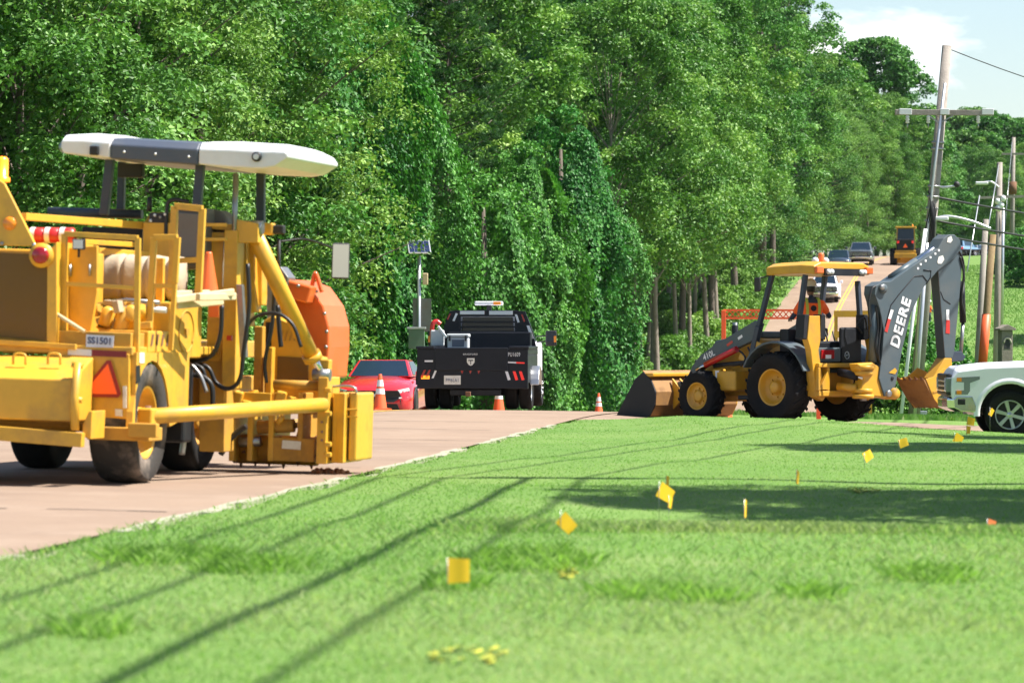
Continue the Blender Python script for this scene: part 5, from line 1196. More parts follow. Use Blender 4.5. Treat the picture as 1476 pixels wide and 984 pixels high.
# rear lamps and reflective slashes
def slash(name, q4, m): return plate(name, [A(*q, -.008) for q in q4], (0, .012, 0), m, tk, 0)
slash('tail_lamp', [(607, 541), (619, 541), (619, 546), (607, 546)], 'amber_lit')
for a_, b_, cm in ((607, 612, 'red_lens'), (614, 619, 'red_lens'), (623, 629, 'white_mark')): slash('rear_slash', [(a_, 549), (b_, 533 if cm == 'white_mark' else 534), (b_+3, 534), (a_+3, 550)], cm) if False else slash('rear_slash', [(a_-1, 543 if cm == 'red_lens' else 545), (a_+4, 533), (a_+7, 533), (a_+2, 545)], cm)
for a_, cm in ((728, 'white_mark'), (739, 'tail_red'), (748, 'tail_red')): slash('rear_slash', [(a_, 535), (a_+4, 535), (a_+8, 547), (a_+4, 548)], cm)
for px in (666, 678, 690): slash('marker_lamp', [(px-2, 534), (px+2, 534), (px, 539)], 'red_lens')
slash('reflector', [(612, 519), (624, 519), (624, 521.5), (612, 521.5)], 'white_mark'); slash('reflector', [(732, 521), (744, 521.5), (744, 523.5), (732, 523)], 'white_mark'); slash('reflector', [(744, 521.5), (756, 522), (756, 524), (744, 523.5)], 'tail_red')
pl = plate('licence_plate', [A(*q, -.012) for q in [(640, 541), (664, 541), (664, 554), (640, 554)]], (0, .012, 0), 'sticker_white', tk, 0)
text('plate_letters', 'PM6LA1', 'plate_ink', pl, A(652, 548, -.014), (1, 0, 0), (0, 0, 1), .11, .003, fit=.26)
text('fleet_number', 'PU1609', 'white_mark', tk, A(741, 511, -.03), (1, 0, 0), (0, 0, 1), .12, .004, fit=.25)
text('maker_name', 'BRADFORD', 'white_mark', tk, A(678, 510.5, -.035), (1, 0, 0), (0, 0, 1), .05, .004, fit=.3)
# ram-like shield emblem
sh = [(673, 516), (684, 516), (684, 522), (681, 526), (678.5, 527), (676, 526), (673, 522)]
eb = plate('shield_emblem', [A(*q, -.034) for q in sh], (0, .004, 0), 'sticker_white', tk, 0)
for q in ([(675, 518.5), (682, 518.5), (682, 520), (675, 520)], [(678, 519), (679, 519), (679, 525), (678, 525)]): plate('emblem_mark', [A(*p, -.036) for p in q], (0, .002, 0), TB, eb, 0)
# hitch, frame
tb('hitch_bar', -.5, .55, .1, .3, zs-.14, zs-.02, 'black_paint'); MB().box((A(675, 565, -.05).x, -.05, zs-.11), (.1, .2, .1)).build('hitch_receiver', 'rusty', tk, .006)
tb('frame_rails', -.45, .45, .3, 5.8, .45, .72, 'black_paint')
MB().cyl((-.9, 1.35, .40), (.9, 1.35, .40), .12).build('rear_axle', 'black_paint', tk); MB().cyl((-.9, 5.3, .40), (.9, 5.3, .40), .09).build('front_axle', 'black_paint', tk)
for s in (-1, 1):
    tyre(tk, (s*1.0, 1.35, .405), .405, .26, .24, (s, 0, 0), 'rubber', 'alloy', hub=.5, dish=.1); tyre(tk, (s*.70, 1.35, .405), .405, .26, .24, (s, 0, 0), 'rubber', 'black_paint', hub=.5, dish=.02)
    tyre(tk, (s*.92, 5.3, .405), .405, .27, .24, (s, 0, 0), 'rubber', 'alloy', hub=.4, dish=-.02)
m = MB(); rings = [[Vector((xr-.02, 1.35+cos(t)*r, .42+sin(t)*r)) for r in (.46, .50)]+[Vector((xr+.16, 1.35+cos(t)*r, .42+sin(t)*r)) for r in (.50, .46)] for t in np.linspace(radians(12), radians(168), 12)]
m.loft(rings, smooth=False); m.build('wheel_guard', 'alloy', tk, .006)
m = MB(); rings = [[Vector((xl+.02, 1.35+cos(t)*r, .42+sin(t)*r)) for r in (.46, .50)]+[Vector((xl-.12, 1.35+cos(t)*r, .42+sin(t)*r)) for r in (.50, .46)] for t in np.linspace(radians(12), radians(168), 12)]
m.loft(rings, smooth=False); m.build('wheel_guard', TB, tk, .006)
# headache rack
yr = 2.72; zt_ = A(700, 446, yr).z
hb = [(637, 503), (640, 470), (648, 448), (656, 446), (750, 446), (757, 449), (770, 480), (774, 503)]
wi = [(662, 498), (662, 455), (743, 455), (743, 498)]
m = MB()
for seg in ([(637, 505), (640, 470), (648, 448), (664, 447), (664, 505)], [(742, 447), (757, 449), (768, 478), (774, 505), (742, 505)], [(664, 447), (742, 447), (742, 456), (664, 456)], [(664, 488), (742, 488), (742, 505), (664, 505)]):
    P = [A(*q, yr) for q in seg]; n = len(P); m.add(P+[p+Vector((0, .06, 0)) for p in P], [tuple(range(n))[::-1], tuple(range(n, 2*n))]+[(i_, (i_+1) % n, n+(i_+1) % n, n+i_) for i_ in range(n)])
hr = m.build('headache_rack', TB, tk, .006)
for py in (464, 471, 478): MB().beam(A(664, py, yr+.03), A(742, py, yr+.03), .03, .035).build('rack_louvre', TB, hr)
def rs(name, q4, m_): return plate(name, [A(*q, yr-.012) for q in q4], (0, .01, 0), m_, hr, 0)
rs('rack_reflector', [(663, 448), (698, 448), (698, 453), (663, 453)], 'white_mark'); rs('rack_reflector', [(705, 448), (739, 448), (739, 453.5), (705, 453.5)], 'white_mark')
rs('rack_lamp', [(657, 451), (660, 452), (655, 463), (652, 462)], 'white_mark'); rs('rack_lamp', [(742, 453), (745, 453), (749, 464), (746, 465)], 'white_mark')
rs('rack_lamp', [(648, 452), (650, 452), (646, 461), (644, 460)], 'red_lens'); rs('rack_lamp', [(751, 453), (753, 453), (757, 463), (755, 464)], 'red_lens'); rs('side_slash', [(759, 469), (763, 469), (770, 488), (765, 488)], 'white_mark')
# cab: white, wider at the belt than at the roof
yc0, yc1 = 2.95, 4.75
m = MB(); m.loft([[Vector(p) for p in ((-w, y, z0_), (-w, y, 1.35), (-w+.03, y, 1.42), (-wt, y, z1_-.06), (-wt+.12, y, z1_), (wt-.12, y, z1_), (wt, y, z1_-.06), (w-.03, y, 1.42), (w, y, 1.35), (w, y, z0_))] for y, w, wt, z0_, z1_ in ((yc0, 1.0, .80, .55, 2.0), (yc0+.5, 1.01, .82, .52, 2.03), (4.3, 1.01, .80, .52, 2.01), (5.05, 1.0, .98, .52, 1.44), (5.1, 1.0, .98, .52, 1.40), (6.35, .97, .93, .55, 1.28), (6.45, .93, .88, .6, 1.15))], smooth=False); cab = m.build('cab', 'car_white', tk, .03, 3)
quad('rear_window', [A(664, 487, yc0-.02), A(742, 487, yc0-.02), A(739, 457, yc0-.02), A(667, 457, yc0-.02)], 'window', cab); quad('rear_window', [A(744, 488, yc0-.01), A(766, 490, yc0-.01), A(757, 462, yc0-.01), A(746, 459, yc0-.01)], 'window', cab)
for s in (-1, 1): quad('side_window', [(s*.992, 3.1, 1.44), (s*.992, 4.45, 1.44), (s*.835, 4.2, 1.92), (s*.825, 3.15, 1.92)][::s], 'window', cab); quad('door_handle', [(s*1.02, 3.25, 1.20), (s*1.02, 3.42, 1.20), (s*1.02, 3.42, 1.24), (s*1.02, 3.25, 1.24)][::s], 'grille_black', cab, .02); 
for s in (-1, 1):
    c_ = Vector((s*1.30, 4.55, 1.50)); mr = MB().box(c_, (.24, .12, .34)).build('towing_mirror', 'grille_black', tk, .03, 3); MB().box(c_+Vector((0, -.064, .04)), (.2, .004, .22)).build('mirror_glass', 'window', mr); MB().box(c_+Vector((s*.09, -.05, -.02)), (.05, .04, .14)).build('mirror_lamp', 'amber_lens', mr)
    for dz in (-.06, .06): pipe('mirror_arm', [c_+Vector((0, 0, dz)), Vector((s*.98, 4.6, 1.48+dz))], .018, 'black_plastic', tk, 6)
q = A(705, 437, 3.4); MB().box((q.x, 3.4, q.z), (.62, .22, .09)).build('light_bar', 'lens_clear', tk, .03, 3); MB().box((q.x+.18, 3.39, q.z), (.16, .225, .07)).build('light_bar_amber', 'amber_lens', tk, .01); tb('light_bar_stand', q.x-.05, q.x+.05, 3.35, 3.45, q.z-.25, q.z-.04, 'black_paint')
# load on the deck
c_ = A(661, 494, .7); co = empty('cool_box', FT.M @ Vector((c_.x, .7, zd)), FT.rot, 'pale grey lidded cool box on the black truck deck', 'cool box')
MB().bb(-.22, .22, -.2, .2, .0, .24).build('box_body', 'cooler', co, .03, 3); MB().bb(-.235, .235, -.215, .215, .245, .32).build('lid', 'cooler', co, .025, 3); MB().bb(-.12, .14, -.212, -.2, .05, .20).build('front_panel', 'cooler_dark', co, .01)
for s in (-1, 1): MB().bb(s*.17-.02, s*.17+.02, -.225, -.2, .17, .28).build('latch', 'black_plastic', co)
c_ = A(630, 480, .9); jb = empty('fuel_can', FT.M @ Vector((c_.x, 1.0, zd+.06)), FT.rot, 'red and grey fuel can on the truck deck beside the cool box', 'fuel can')
MB().bb(-.14, .14, -.1, .1, 0, .34).build('can_body', 'cooler', jb, .03, 3); MB().tube(bez([(-.12, 0, .15), (-.10, -.02, .45), (-.02, 0, .52), (.06, 0, .46)]), .05, 10).build('spout', 'red', jb); MB().beam((.02, -.1, .42), (.2, -.1, .18), .05, .05).build('brace', 'white_mark', jb, .01)
c_ = A(733, 494, 2.4); MB().sphere(c_, .11, 12, 8, (1, .6, .5)).build('amber_glow', 'amber_lit', tk)  # orange reflection put in as a glowing amber blob, no lamp
tb('tool_chest', gl+.05, gr+.3, 2.3, 2.68, zd, zd+.36, TB, .02)

# ---- white pickup, side on, at the right edge
zp = float(ground(8.6, 64.2))-.085
def pickup(name, label, loc, rz, paint, group=None, bumper='chrome'):
    """full-size crew-cab pickup; y forward, origin below the front axle"""
    t = empty(name, loc, (0, 0, rz), label, 'pickup', group); R = .405; hw = .98
    def arc(yc, r=.50, z=.42): return [(yc+cos(a_)*r, z+sin(a_)*r) for a_ in np.linspace(radians(-14), radians(194), 16)]
    low = [(.96, .55), (.96, .62)]
    prof = [(.93, .56), (.96, .80), (.95, 1.02), (.86, 1.13), (.4, 1.19), (-.55, 1.23), (-.75, 1.26), (-3.0, 1.28), (-3.02, 1.34), (-4.9, 1.34), (-4.92, .58), (-4.35, .52)]+arc(-3.69)[::-1][::-1][::-1]+[(-3.0, .46), (-.62, .46)]+arc(0.)[::-1]+[(.55, .50)]
    prof = [(.93, .56), (.96, .80), (.95, 1.02), (.86, 1.13), (.4, 1.19), (-.55, 1.23), (-.75, 1.26), (-3.0, 1.28), (-3.02, 1.34), (-4.9, 1.34), (-4.92, .58)]+[(-3.69+cos(a_)*.5, .42+sin(a_)*.5) for a_ in np.linspace(radians(186), radians(-6), 16)]+[(-2.9, .46), (-.75, .46)]+[(cos(a_)*.5, .42+sin(a_)*.5) for a_ in np.linspace(radians(184), radians(-6), 16)]+[(.60, .44)]
    # sides with crowned hood: outline extruded in slices that pull in towards the flanks
    m = MB(); n = len(prof)
    sl = [(-hw, 1., .0), (-hw+.0, 1., 0), (-hw*.80, 1.0, .035), (0, 1., .07), (hw*.80, 1., .035), (hw, 1., 0)][1:]
    rings = [[Vector((x, y+(dz*.9 if y > .8 else 0), z+(dz if z > 1.1 else 0))) for y, z in prof] for x, _, dz in sl]
    m.loft(rings, smooth=False); b = m.build('body', paint, t, .03, 3)
    for s in (-1, 1):                       # wheel-arch lips, door lines
        for yc in (0., -3.69):
            a_ = MB(); a_.loft([[Vector((s*(hw+o_), yc+cos(q)*r, .42+sin(q)*r)) for r, o_ in ((.5, -.03), (.5, .022), (.56, .018), (.60, -.004))] for q in np.linspace(radians(-4), radians(184), 20)], cap=False, closed=False); a_.build('arch_lip', paint, b)
            w_ = MB(); w_.loft([[Vector((s*x, yc+cos(q)*.50, .42+sin(q)*.50)) for x in (.55, hw-.004)] for q in np.linspace(radians(-6), radians(186), 16)], cap=False, closed=False); w_.build('arch_liner', 'grille_black', b)
        for y_ in (-.72, -1.85, -2.95): MB().bb(s*(hw+.001)-.002, s*(hw+.001)+.002, y_-.006, y_+.006, .5, 1.24).build('door_seam', 'grille_black', b)
        for y_ in (-1.68, -2.8): MB().bb(s*(hw+.02)-.015, s*(hw+.02)+.015, y_-.1, y_+.1, 1.06, 1.10).build('door_handle', paint, b, .01)
        h = plate('headlight', [(s*(hw+.004), .80, 1.00), (s*(hw+.004), .88, 1.02), (s*(hw+.004), .50, 1.04), (s*(hw+.004), .50, .99), (s*(hw+.004), .66, .93), (s*(hw+.004), .66, .80), (s*(hw+.004), .70, .74), (s*(hw+.004), .90, .74), (s*(hw+.004), .90, .80), (s*(hw+.004), .76, .81), (s*(hw+.004), .76, .94), (s*(hw+.004), .90, .95)][::1], (-s*.02, 0, 0), 'headlamp', t, 0)
        for z_ in (.985, .775): MB().bb(s*(hw+.006)-.004, s*(hw+.006)+.004, .80, .88, z_-.03, z_+.03).build('marker_lamp', 'amber_lens', h)
        MB().bb(s*.64, s*.92, .95, 1.055, .78, 1.02).build('headlight_front', 'headlamp', t, .02)
        mr = MB().box((s*1.16, -.95, 1.42), (.2, .14, .22)).build('door_mirror', paint, t, .04, 3)
        MB().bb(s*.86-.06, s*.86+.06, -5.0, -4.92, .9, 1.25).build('tail_lamp', 'tail_red', t, .01)
        tyre(t, (s*.84, 0, R), R, .28, .245, (s, 0, 0), 'rubber', 'alloy', spokes=6, n=36); tyre(t, (s*.84, -3.69, R), R, .28, .245, (s, 0, 0), 'rubber', 'alloy', spokes=6, n=36)
    MB().bb(-.90, .90, .945, 1.045, .72, 1.08).build('grille', 'grille_black', t, .03)
    for z_ in (.80, .88, .96): MB().bb(-.6, .6, 1.03, 1.055, z_-.015, z_+.015).build('grille_bar', bumper, t, .006)
    m = MB(); m.loft([[Vector((x, y, z)) for y, z in ((.62+o_, .45), (.90+o_, .46), (1.02+o_, .52), (1.03+o_, .66), (.98+o_, .71), (.62, .71))] for x, o_ in ((-.99, -.10), (-.85, -.0), (-.4, .05), (.4, .05), (.85, 0), (.99, -.10))], smooth=False); bp = m.build('front_bumper', bumper, t, .012)
    for s in (-1, 1): MB().box((s*.972, .80, .62), (.06, .13, .10)).build('fog_lamp', 'grille_black', bp, .015)
    MB().bb(-.95, .95, -5.08, -4.94, .52, .70).build('rear_bumper', bumper, t, .02)
    m = MB(); k = [Vector(p) for p in ((-.92, -.62, 1.24), (.92, -.62, 1.24), (.92, -3.0, 1.26), (-.92, -3.0, 1.26), (-.72, -1.35, 1.90), (.72, -1.35, 1.90), (.74, -2.85, 1.90), (-.74, -2.85, 1.90))]; m.hexa(k); cb = m.build('cab', paint, t, .06, 3)
    def pane(nm, i4, u0, u1, v0, v1):
        A_, B_, C_, D_ = [k[i_] for i_ in i4]; f = lambda u, v: A_.lerp(B_, u).lerp(D_.lerp(C_, u), v); q = [f(u0, v0), f(u1, v0), f(u1, v1), f(u0, v1)]; nn = (q[1]-q[0]).cross(q[2]-q[0]).normalized()
        if nn.dot(q[0]-Vector((0, -1.9, 1.5))) < 0: nn = -nn
        plate(nm, [p+nn*.003 for p in q], nn*.005, 'window', cb, 0)
    pane('windscreen', (0, 1, 5, 4), .06, .94, .06, .92); pane('rear_window', (2, 3, 7, 6), .1, .9, .2, .85)
    for i4 in ((1, 2, 6, 5), (3, 0, 4, 7)): pane('side_window', i4, .08, .48, .08, .9); pane('side_window', i4, .54, .92, .08, .9)
    MB().bb(-.8, .8, -4.85, -3.1, 1.30, 1.345).build('bed_floor', 'grille_black', t)
    MB().bb(-.45, .45, -4.8, .4, .40, .52).build('frame_rails', 'black_paint', t); MB().bb(-.60, .60, -.62, .62, .53, 1.05).build('engine_bay', 'grille_black', t); MB().bb(-.60, .60, -4.3, -3.1, .53, 1.2).build('inner_bed', 'grille_black', t)
    return t
pk = pickup('pickup_truck', 'white full-size pickup with chrome bumper beside the yellow marker flags', (8.24, 64.3, zp), radians(88.5), 'car_white')
# ---------------------------------------------------------------- street furniture, poles, cones, flags
mat('pole_wood', (.30, .265, .235), .85, dirt=.6, dscale=3, dcol=(.13, .11, .095), bump=.5, bscale=25)
mat('pole_brown', (.22, .15, .07), .85, dirt=.5, dscale=3, dcol=(.12, .08, .04), bump=.5, bscale=25)
mat('galvanised', (.52, .54, .56), .35, metal=.7, dirt=.3, dscale=4, dcol=(.3, .3, .3))
mat('cabinet_green', (.10, .17, .12), .5, dirt=.3)
mat('sign_back', (.13, .15, .13), .6, metal=.2, dirt=.4, dscale=3)
mat('solar_cell', (.010, .018, .055), .15, coat=.8)
mat('porcelain', (.72, .73, .74), .2, coat=.5)
mat('cable', (.012, .012, .013), .6)
mat('cone_orange', (.82, .12, .03), .5, dirt=.2, dscale=6)
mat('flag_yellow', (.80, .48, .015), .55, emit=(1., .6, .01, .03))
mat('flag_orange', (.85, .20, .06), .55)
mat('marker_paint', (.50, .50, .05), .8)
mat('pillar_stone', (.22, .19, .155), .9, dirt=.6, dscale=6, dcol=(.12, .11, .09), bump=.5, bscale=20)
def gz(x, y): return float(ground(x, y))
def world(px, py, y): return Vector(((px-738)*y/FPX, y, EYE-(py-492)*y/FPX))
# ---- solar flasher
y = 112.; b = world(604, 500, y); b.z = gz(b.x, y)
so = empty('solar_flasher', b, (0, 0, 0), 'solar-powered flasher pole with green cabinet behind the red car', 'traffic signal')
R0 = lambda px, py, dy=0.: world(px, py, y+dy)-b
MB().cyl((0, 0, 0), R0(604, 368), .055, n=14).build('pole', 'galvanised', so)
pc = R0(604, 356, -.05); Rm = Euler((radians(38), 0, radians(8))).to_matrix()
pn = MB().box(pc, (.66, .62, .04), Rm).build('solar_panel', 'galvanised', so, .006)
for i in range(4):
    for j in range(3): MB().box(pc+Rm @ Vector((-.225+.15*i, -.19+.19*j, .022)), (.14, .18, .004), Rm).build('solar_cell', 'solar_cell', pn)
cb = MB(); c0, c1 = R0(589, 503, -.2), R0(612, 472, -.2); cb.bb(c0.x, c1.x, -.45, -.08, c0.z, c1.z); cb.build('cabinet', 'cabinet_green', so, .012)
cb = MB(); c0, c1 = R0(587, 474, -.2), R0(614, 471, -.2); cb.bb(c0.x, c1.x, -.48, -.06, c0.z, c1.z); cb.build('cabinet_lid', 'galvanised', so, .006)
f = R0(613, 402); MB().box(f, (.16, .14, .34)).build('flasher_housing', 'wood', so, .02); MB().box(R0(609, 402), (.1, .05, .05)).build('flasher_bracket', 'galvanised', so)
sb = MB(); c0, c1 = R0(595, 478, .12), R0(622, 430, .12); sb.bb(c0.x, c1.x, .1, .115, c0.z, c1.z); sb.build('sign_panel', 'sign_back', so)
# ---- utility poles
def upole(name, label, px0, py0, px1, py1, y, r0, r1, m='pole_wood', group=None, base=None):
    p0 = world(px0, py0, y); p1 = world(px1, py1, y); d = (p1-p0); zg = gz(p0.x, y); t = (zg-.3-p0.z)/d.z; p0 = p0+d*t
    e = empty(name, (p0.x, p0.y, zg), (0, 0, 0), label, 'utility pole', group); o = Vector((p0.x, p0.y, zg))
    MB().tube([p0-o, (p0+p1)/2-o, p1-o], [r0, (r0+r1)/2, r1], 14).build('pole', m, e)
    return e, o
e, o = upole('utility_pole', 'leaning grey timber utility pole with a crossarm behind the backhoe boom', 1318, 597, 1365, 66, 92., .155, .115)
W_ = lambda px, py, dy=0., yy=92.: world(px, py, yy+dy)-o
MB().beam(W_(1290, 162, -.15), W_(1432, 163, -.15), .1, .13).build('crossarm', 'pole_wood', e, .01)
for a_, b_ in ((1296, 1314), (1355, 1368), (1415, 1432)): MB().beam(W_(a_, 161, -.16), W_(b_, 161.4, -.16), .115, .145).build('arm_sleeve', 'porcelain', e, .01)
for px in (1308, 1338, 1410):
    q = W_(px, 166, -.15); ins = MB(); ins.lathe([(.02, 0), (.055, -.05), (.03, -.07), (.06, -.11), (.03, -.13), (.055, -.18), (.015, -.2)], q, (0, 0, 1), 12); ins.build('insulator', 'porcelain', e)
    MB().cyl(q-Vector((0, 0, .2)), q-Vector((0, 0, .32)), .015, n=8).build('clamp', 'steel', e)
for s_ in (1375, 1338): MB().beam(W_(1354, 178, -.15), W_(s_, 166, -.15), .03, .03).build('arm_brace', 'steel', e)
pipe('riser_pipe', [W_(1362, 120, -.16), W_(1347, 240, -.17), W_(1330, 400, -.19), W_(1318, 560, -.2)], .035, 'galvanised', e); pipe('riser_pipe', [W_(1336, 350, -.2), W_(1325, 500, -.21), W_(1318, 597, -.22)], .05, 'galvanised', e)
pipe('guy_guard', [W_(1334, 330, -.3), W_(1316, 455, -.6), W_(1299, 597, -1.2)], .045, 'white_mark', e)
for py in (205, 214, 268, 283, 300, 318): pipe('bolt_band', [W_(1352-(py-205)*.09-9, py, -.12), W_(1352-(py-205)*.09+9, py+1, -.12)], .03, 'steel', e)
pipe('bracket_arm', bez([W_(1346, 268), W_(1360, 270), W_(1378, 268)]), .03, 'galvanised', e); MB().sphere(W_(1379, 266), .08, 10, 6).build('lamp_head', 'black_plastic', e)
pipe('bracket_arm', bez([W_(1340, 318), W_(1365, 312), W_(1400, 319), W_(1428, 330)]), .04, 'galvanised', e); MB().box(W_(1352, 315, -.1), (.5, .14, .1)).build('lamp_head', 'porcelain', e, .03, 3)
for k in range(7): pipe('wire_bundle', bez([W_(1338+k*2, 275+k*4, -.15), W_(1341+k, 295+k*5, -.25), W_(1334+k*2, 330+k*6, -.16)], 6), .016, 'cable', e, 5)
POLE1 = o
upole('utility_pole', 'slim grey utility pole beside the brown pole with the orange sleeve', 1408, 540, 1421, 316, 110., .10, .085)
e2, o2 = upole('utility_pole', 'brown timber pole stub with an orange sleeve at its foot', 1415, 540, 1431, 338, 107., .11, .10, 'pole_brown')
W2 = lambda px, py: world(px, py, 107.)-o2
MB().tube([W2(1415, 540), W2(1421.8, 453)], [.128, .124], 14).build('orange_sleeve', 'cone_orange', e2)
e3, o3 = upole('utility_pole', 'tall grey utility pole with lamp arm and bundled wires on the verge', 1437, 480, 1441, 234, 150., .15, .11)
W3 = lambda px, py: world(px, py, 149.8)-o3
MB().beam(W3(1412, 285), W3(1478, 283), .1, .1).build('crossarm', 'pole_wood', e3); pipe('bracket_arm', bez([W3(1440, 270), W3(1428, 262), W3(1413, 264)]), .04, 'galvanised', e3); MB().box(W3(1415, 264), (.5, .2, .12)).build('lamp_head', 'porcelain', e3, .04, 3)
pipe('riser_pipe', [W3(1446, 300), W3(1444, 470)], .06, 'galvanised', e3)
for q in ((1443, 296), (1439, 300), (1446, 286), (1438, 290)): MB().sphere(W3(*q), .13, 8, 5).build('insulator', 'porcelain', e3)
e4, o4 = upole('utility_pole', 'far utility pole with a transformer standing on the hill verge', 1458, 378, 1461, 198, 300., .2, .15)
W4 = lambda px, py: world(px, py, 299.6)-o4
MB().cyl(W4(1460, 262), W4(1460, 280), .3, n=14).build('transformer', 'rusty', e4); MB().beam(W4(1444, 222), W4(1476, 222), .15, .15).build('crossarm', 'pole_wood', e4); MB().beam(W4(1452, 378), W4(1464, 376), .3, .3).build('foot_box', 'galvanised', e4)
# poles off to the right whose crossarm and cables throw the shadows on the lawn
def plainpole(label, x, y, h, arm=True, lean=0.):
    e_ = empty('utility_pole', (x, y, gz(x, y)), (-lean, 0, radians(-8)), label, 'utility pole'); MB().tube([(0, 0, -.3), (0, 0, h)], [.16, .12], 12).build('pole', 'pole_wood', e_)
    if arm:
        MB().beam((-1.2, -.15, h-.7), (1.2, -.15, h-.7), .11, .14).build('crossarm', 'pole_wood', e_)
        for x_ in (-1.1, -.45, .95): MB().lathe([(.03, 0), (.09, .06), (.05, .1), (.09, .16), (.03, .24)], (x_, -.15, h-.63), (0, 0, 1), 10).build('insulator', 'porcelain', e_)
        MB().cyl((.30, -.1, h-2.0), (.30, -.1, h-1.2), .2, n=16).build('transformer', 'galvanised', e_)
    return Vector((x, y, gz(x, y)))+Vector((0, sin(lean)*h, (cos(lean)-1)*h))
P0 = plainpole('timber utility pole with transformer on the lawn beyond the marker flags', 6.15, 36.3, 10.4, lean=radians(9))
P9 = plainpole('timber utility pole with transformer behind the viewpoint', 1.5, -14, 10.4)
PR = plainpole('timber utility pole at the far end of the side street', 27, 118, 9.5)
cab_i = [0]
def cable(a, b, sag, r, label):
    a, b = Vector(a), Vector(b); pts = [a.lerp(b, t)-Vector((0, 0, sag*4*t*(1-t))) for t in np.linspace(0, 1, 22)]
    o_ = MB().tube(pts, r, 6).build('overhead_cable', 'cable'); tag(o_, label, 'cable', 'overhead cables'); return o_
ct = POLE1+W_(1366, 70)
PS = plainpole('timber utility pole at the bend of the side street', 17.5, 90, 10.4)
for k, x_ in enumerate((-1.1, .95, -.45)):
    nm = ('road-side', 'far-side', 'inner')[k]
    cable(P0+Vector((x_, -.1, 9.95)), PS+Vector((x_, -.1, 9.95)), .5, .026, 'overhead cable between the lawn pole and the side street pole, %s' % nm)
    cable(P9+Vector((x_, -.1, 9.95)), P0+Vector((x_, -.1, 9.95)), .6, .030, 'overhead cable above the lawn up to the lawn pole, %s' % nm)
cable(P9+Vector((-.1, .0, 9.2)), P0+Vector((-.1, 0, 9.2)), .5, .045, 'thick telephone cable over the lawn below the crossarm')
cable(ct, PR+Vector((0, 0, 9.3)), .8, .012, 'thin top wire leaving the leaning pole tip')
for k, (py, h) in enumerate(((284, 5.4), (318, 4.8), (338, 4.4))): cable(POLE1+W_(1348, py), PR+Vector((0, 0, h+.3)), .35, .028, ['upper', 'middle', 'lowest'][k]+' black cable from the leaning pole towards the far verge')
def guy(px0, py0, y0, px1, py1, y1, label):
    o_ = MB().tube([world(px0, py0, y0), world(px1, py1, y1)], .02, 5).build('guy_wire', 'galvanised'); tag(o_, label, 'guy wire', 'guy wires'); return o_
guy(1412, 282, 110, 1394, 392, 108, 'thin guy wire slanting down past the boom top'); guy(1440, 236, 150, 1424, 330, 146, 'guy wire from the tall verge pole top'); guy(1459, 205, 299, 1448, 330, 290, 'guy wire of the far transformer pole')
# ---- cones
def cone_mesh():
    b = MB(); b.bb(-.18, .18, -.18, .18, 0, .035); b.lathe([(.14, .035), (.135, .05), (.035, .70), (.028, .715), (.001, .715)], (0, 0, 0), (0, 0, 1), 20); return b.data('cone_body', 'cone_orange')
def band_mesh(z0, z1):
    r = lambda z: .135-.1*(z-.05)/.65+.003; b = MB(); b.lathe([(r(z0), z0), (r(z1), z1)], (0, 0, 0), (0, 0, 1), 20); return b.data('reflective_band', 'white_mark')
CM, B1, B2 = cone_mesh(), band_mesh(.32, .43), band_mesh(.47, .60)
for px, y, lab, sc_ in ((548, 76.5, 'orange traffic cone with two white bands in front of the red car', 1.), (719, 87.5, 'orange traffic cone beyond the rear axle of the flatbed truck', 1.), (863, 92, 'orange traffic cone by the verge behind the loader bucket', .8), (1047, 75.5, 'orange traffic cone standing behind the backhoe front wheel', .9)):
    x = AT(px, y); on = -.085 if (x > float(xc(y))+HW) and y < 80 else .004
    c = empty('traffic_cone', (x, y, gz(x, y)+on), (0, 0, random.random()), lab, 'traffic cone', 'traffic cones'); c.scale = (sc_,)*3
    obj_from('cone_body', CM, c); obj_from('reflective_band', B1, c); obj_from('reflective_band', B2, c)
# ---- survey flags
def flag(px, py, y, w, h, rz, rot, label, m='flag_yellow', bend=.3):
    x = AT(px, y); z = gz(x, y); cz = EYE-(py-492)*y/FPX
    e_ = empty('marker_flag', (x, y, z), (0, 0, rz), label, 'marker flag', 'yellow marker flags on the lawn' if m == 'flag_yellow' else None)
    hh = max(cz-z, .05)+h/2
    MB().tube([(0, 0, -.03), (0, 0, hh)], .0022, 5).build('wire_stem', 'steel', e_)
    b = MB(); n = 6; R = Matrix.Rotation(rot, 3, 'Y'); fr, bk = [], []
    for i in range(n+1):
        t = i/n; for_y = bend*w*(t*t*.6+.12*sin(t*5))
        for s_ in (-1, 1): q = R @ Vector((t*w, 0, s_*h/2*(1-.12*t))); fr.append(Vector((q.x, for_y, hh-h/2+q.z)))
    b.add(fr, [(2*i, 2*i+2, 2*i+3, 2*i+1) for i in range(n)], True); b.add([p+Vector((0, .0012, 0)) for p in fr], [(2*i+1, 2*i+3, 2*i+2, 2*i) for i in range(n)], True)
    b.build('flag', m, e_)
flag(645, 822, 20., .115, .135, 0, 0, 'square yellow marker flag nearest the sprayed yellow ring')
flag(808, 745, 25.5, .13, .10, .3, .75, 'drooping yellow marker flag on the lawn between the ring and the flag pair')
flag(950, 704, 31.5, .16, .13, .5, .5, 'larger yellow flag of the close pair on the lawn'); flag(960, 694, 33, .07, .11, 1.0, .1, 'narrow yellow flag of the close pair on the lawn'); flag(964, 722, 31, .07, .10, 1.0, .3, 'low yellow flag at the foot of the close pair')
flag(1073, 732, 30.3, .13, .15, 1.25, .1, 'yellow marker flag seen edge on at the border of the tree shadow'); flag(1148, 686, 35.5, .12, .13, 1.15, .2, 'thin yellow marker flag in mid lawn')
flag(1246, 660, 40.5, .11, .11, .4, -.5, 'yellow marker flag tilted up beside the lawn shadow'); flag(1296, 640, 46.5, .12, .11, .2, -.3, 'yellow marker flag on the sunlit lawn before the side street')
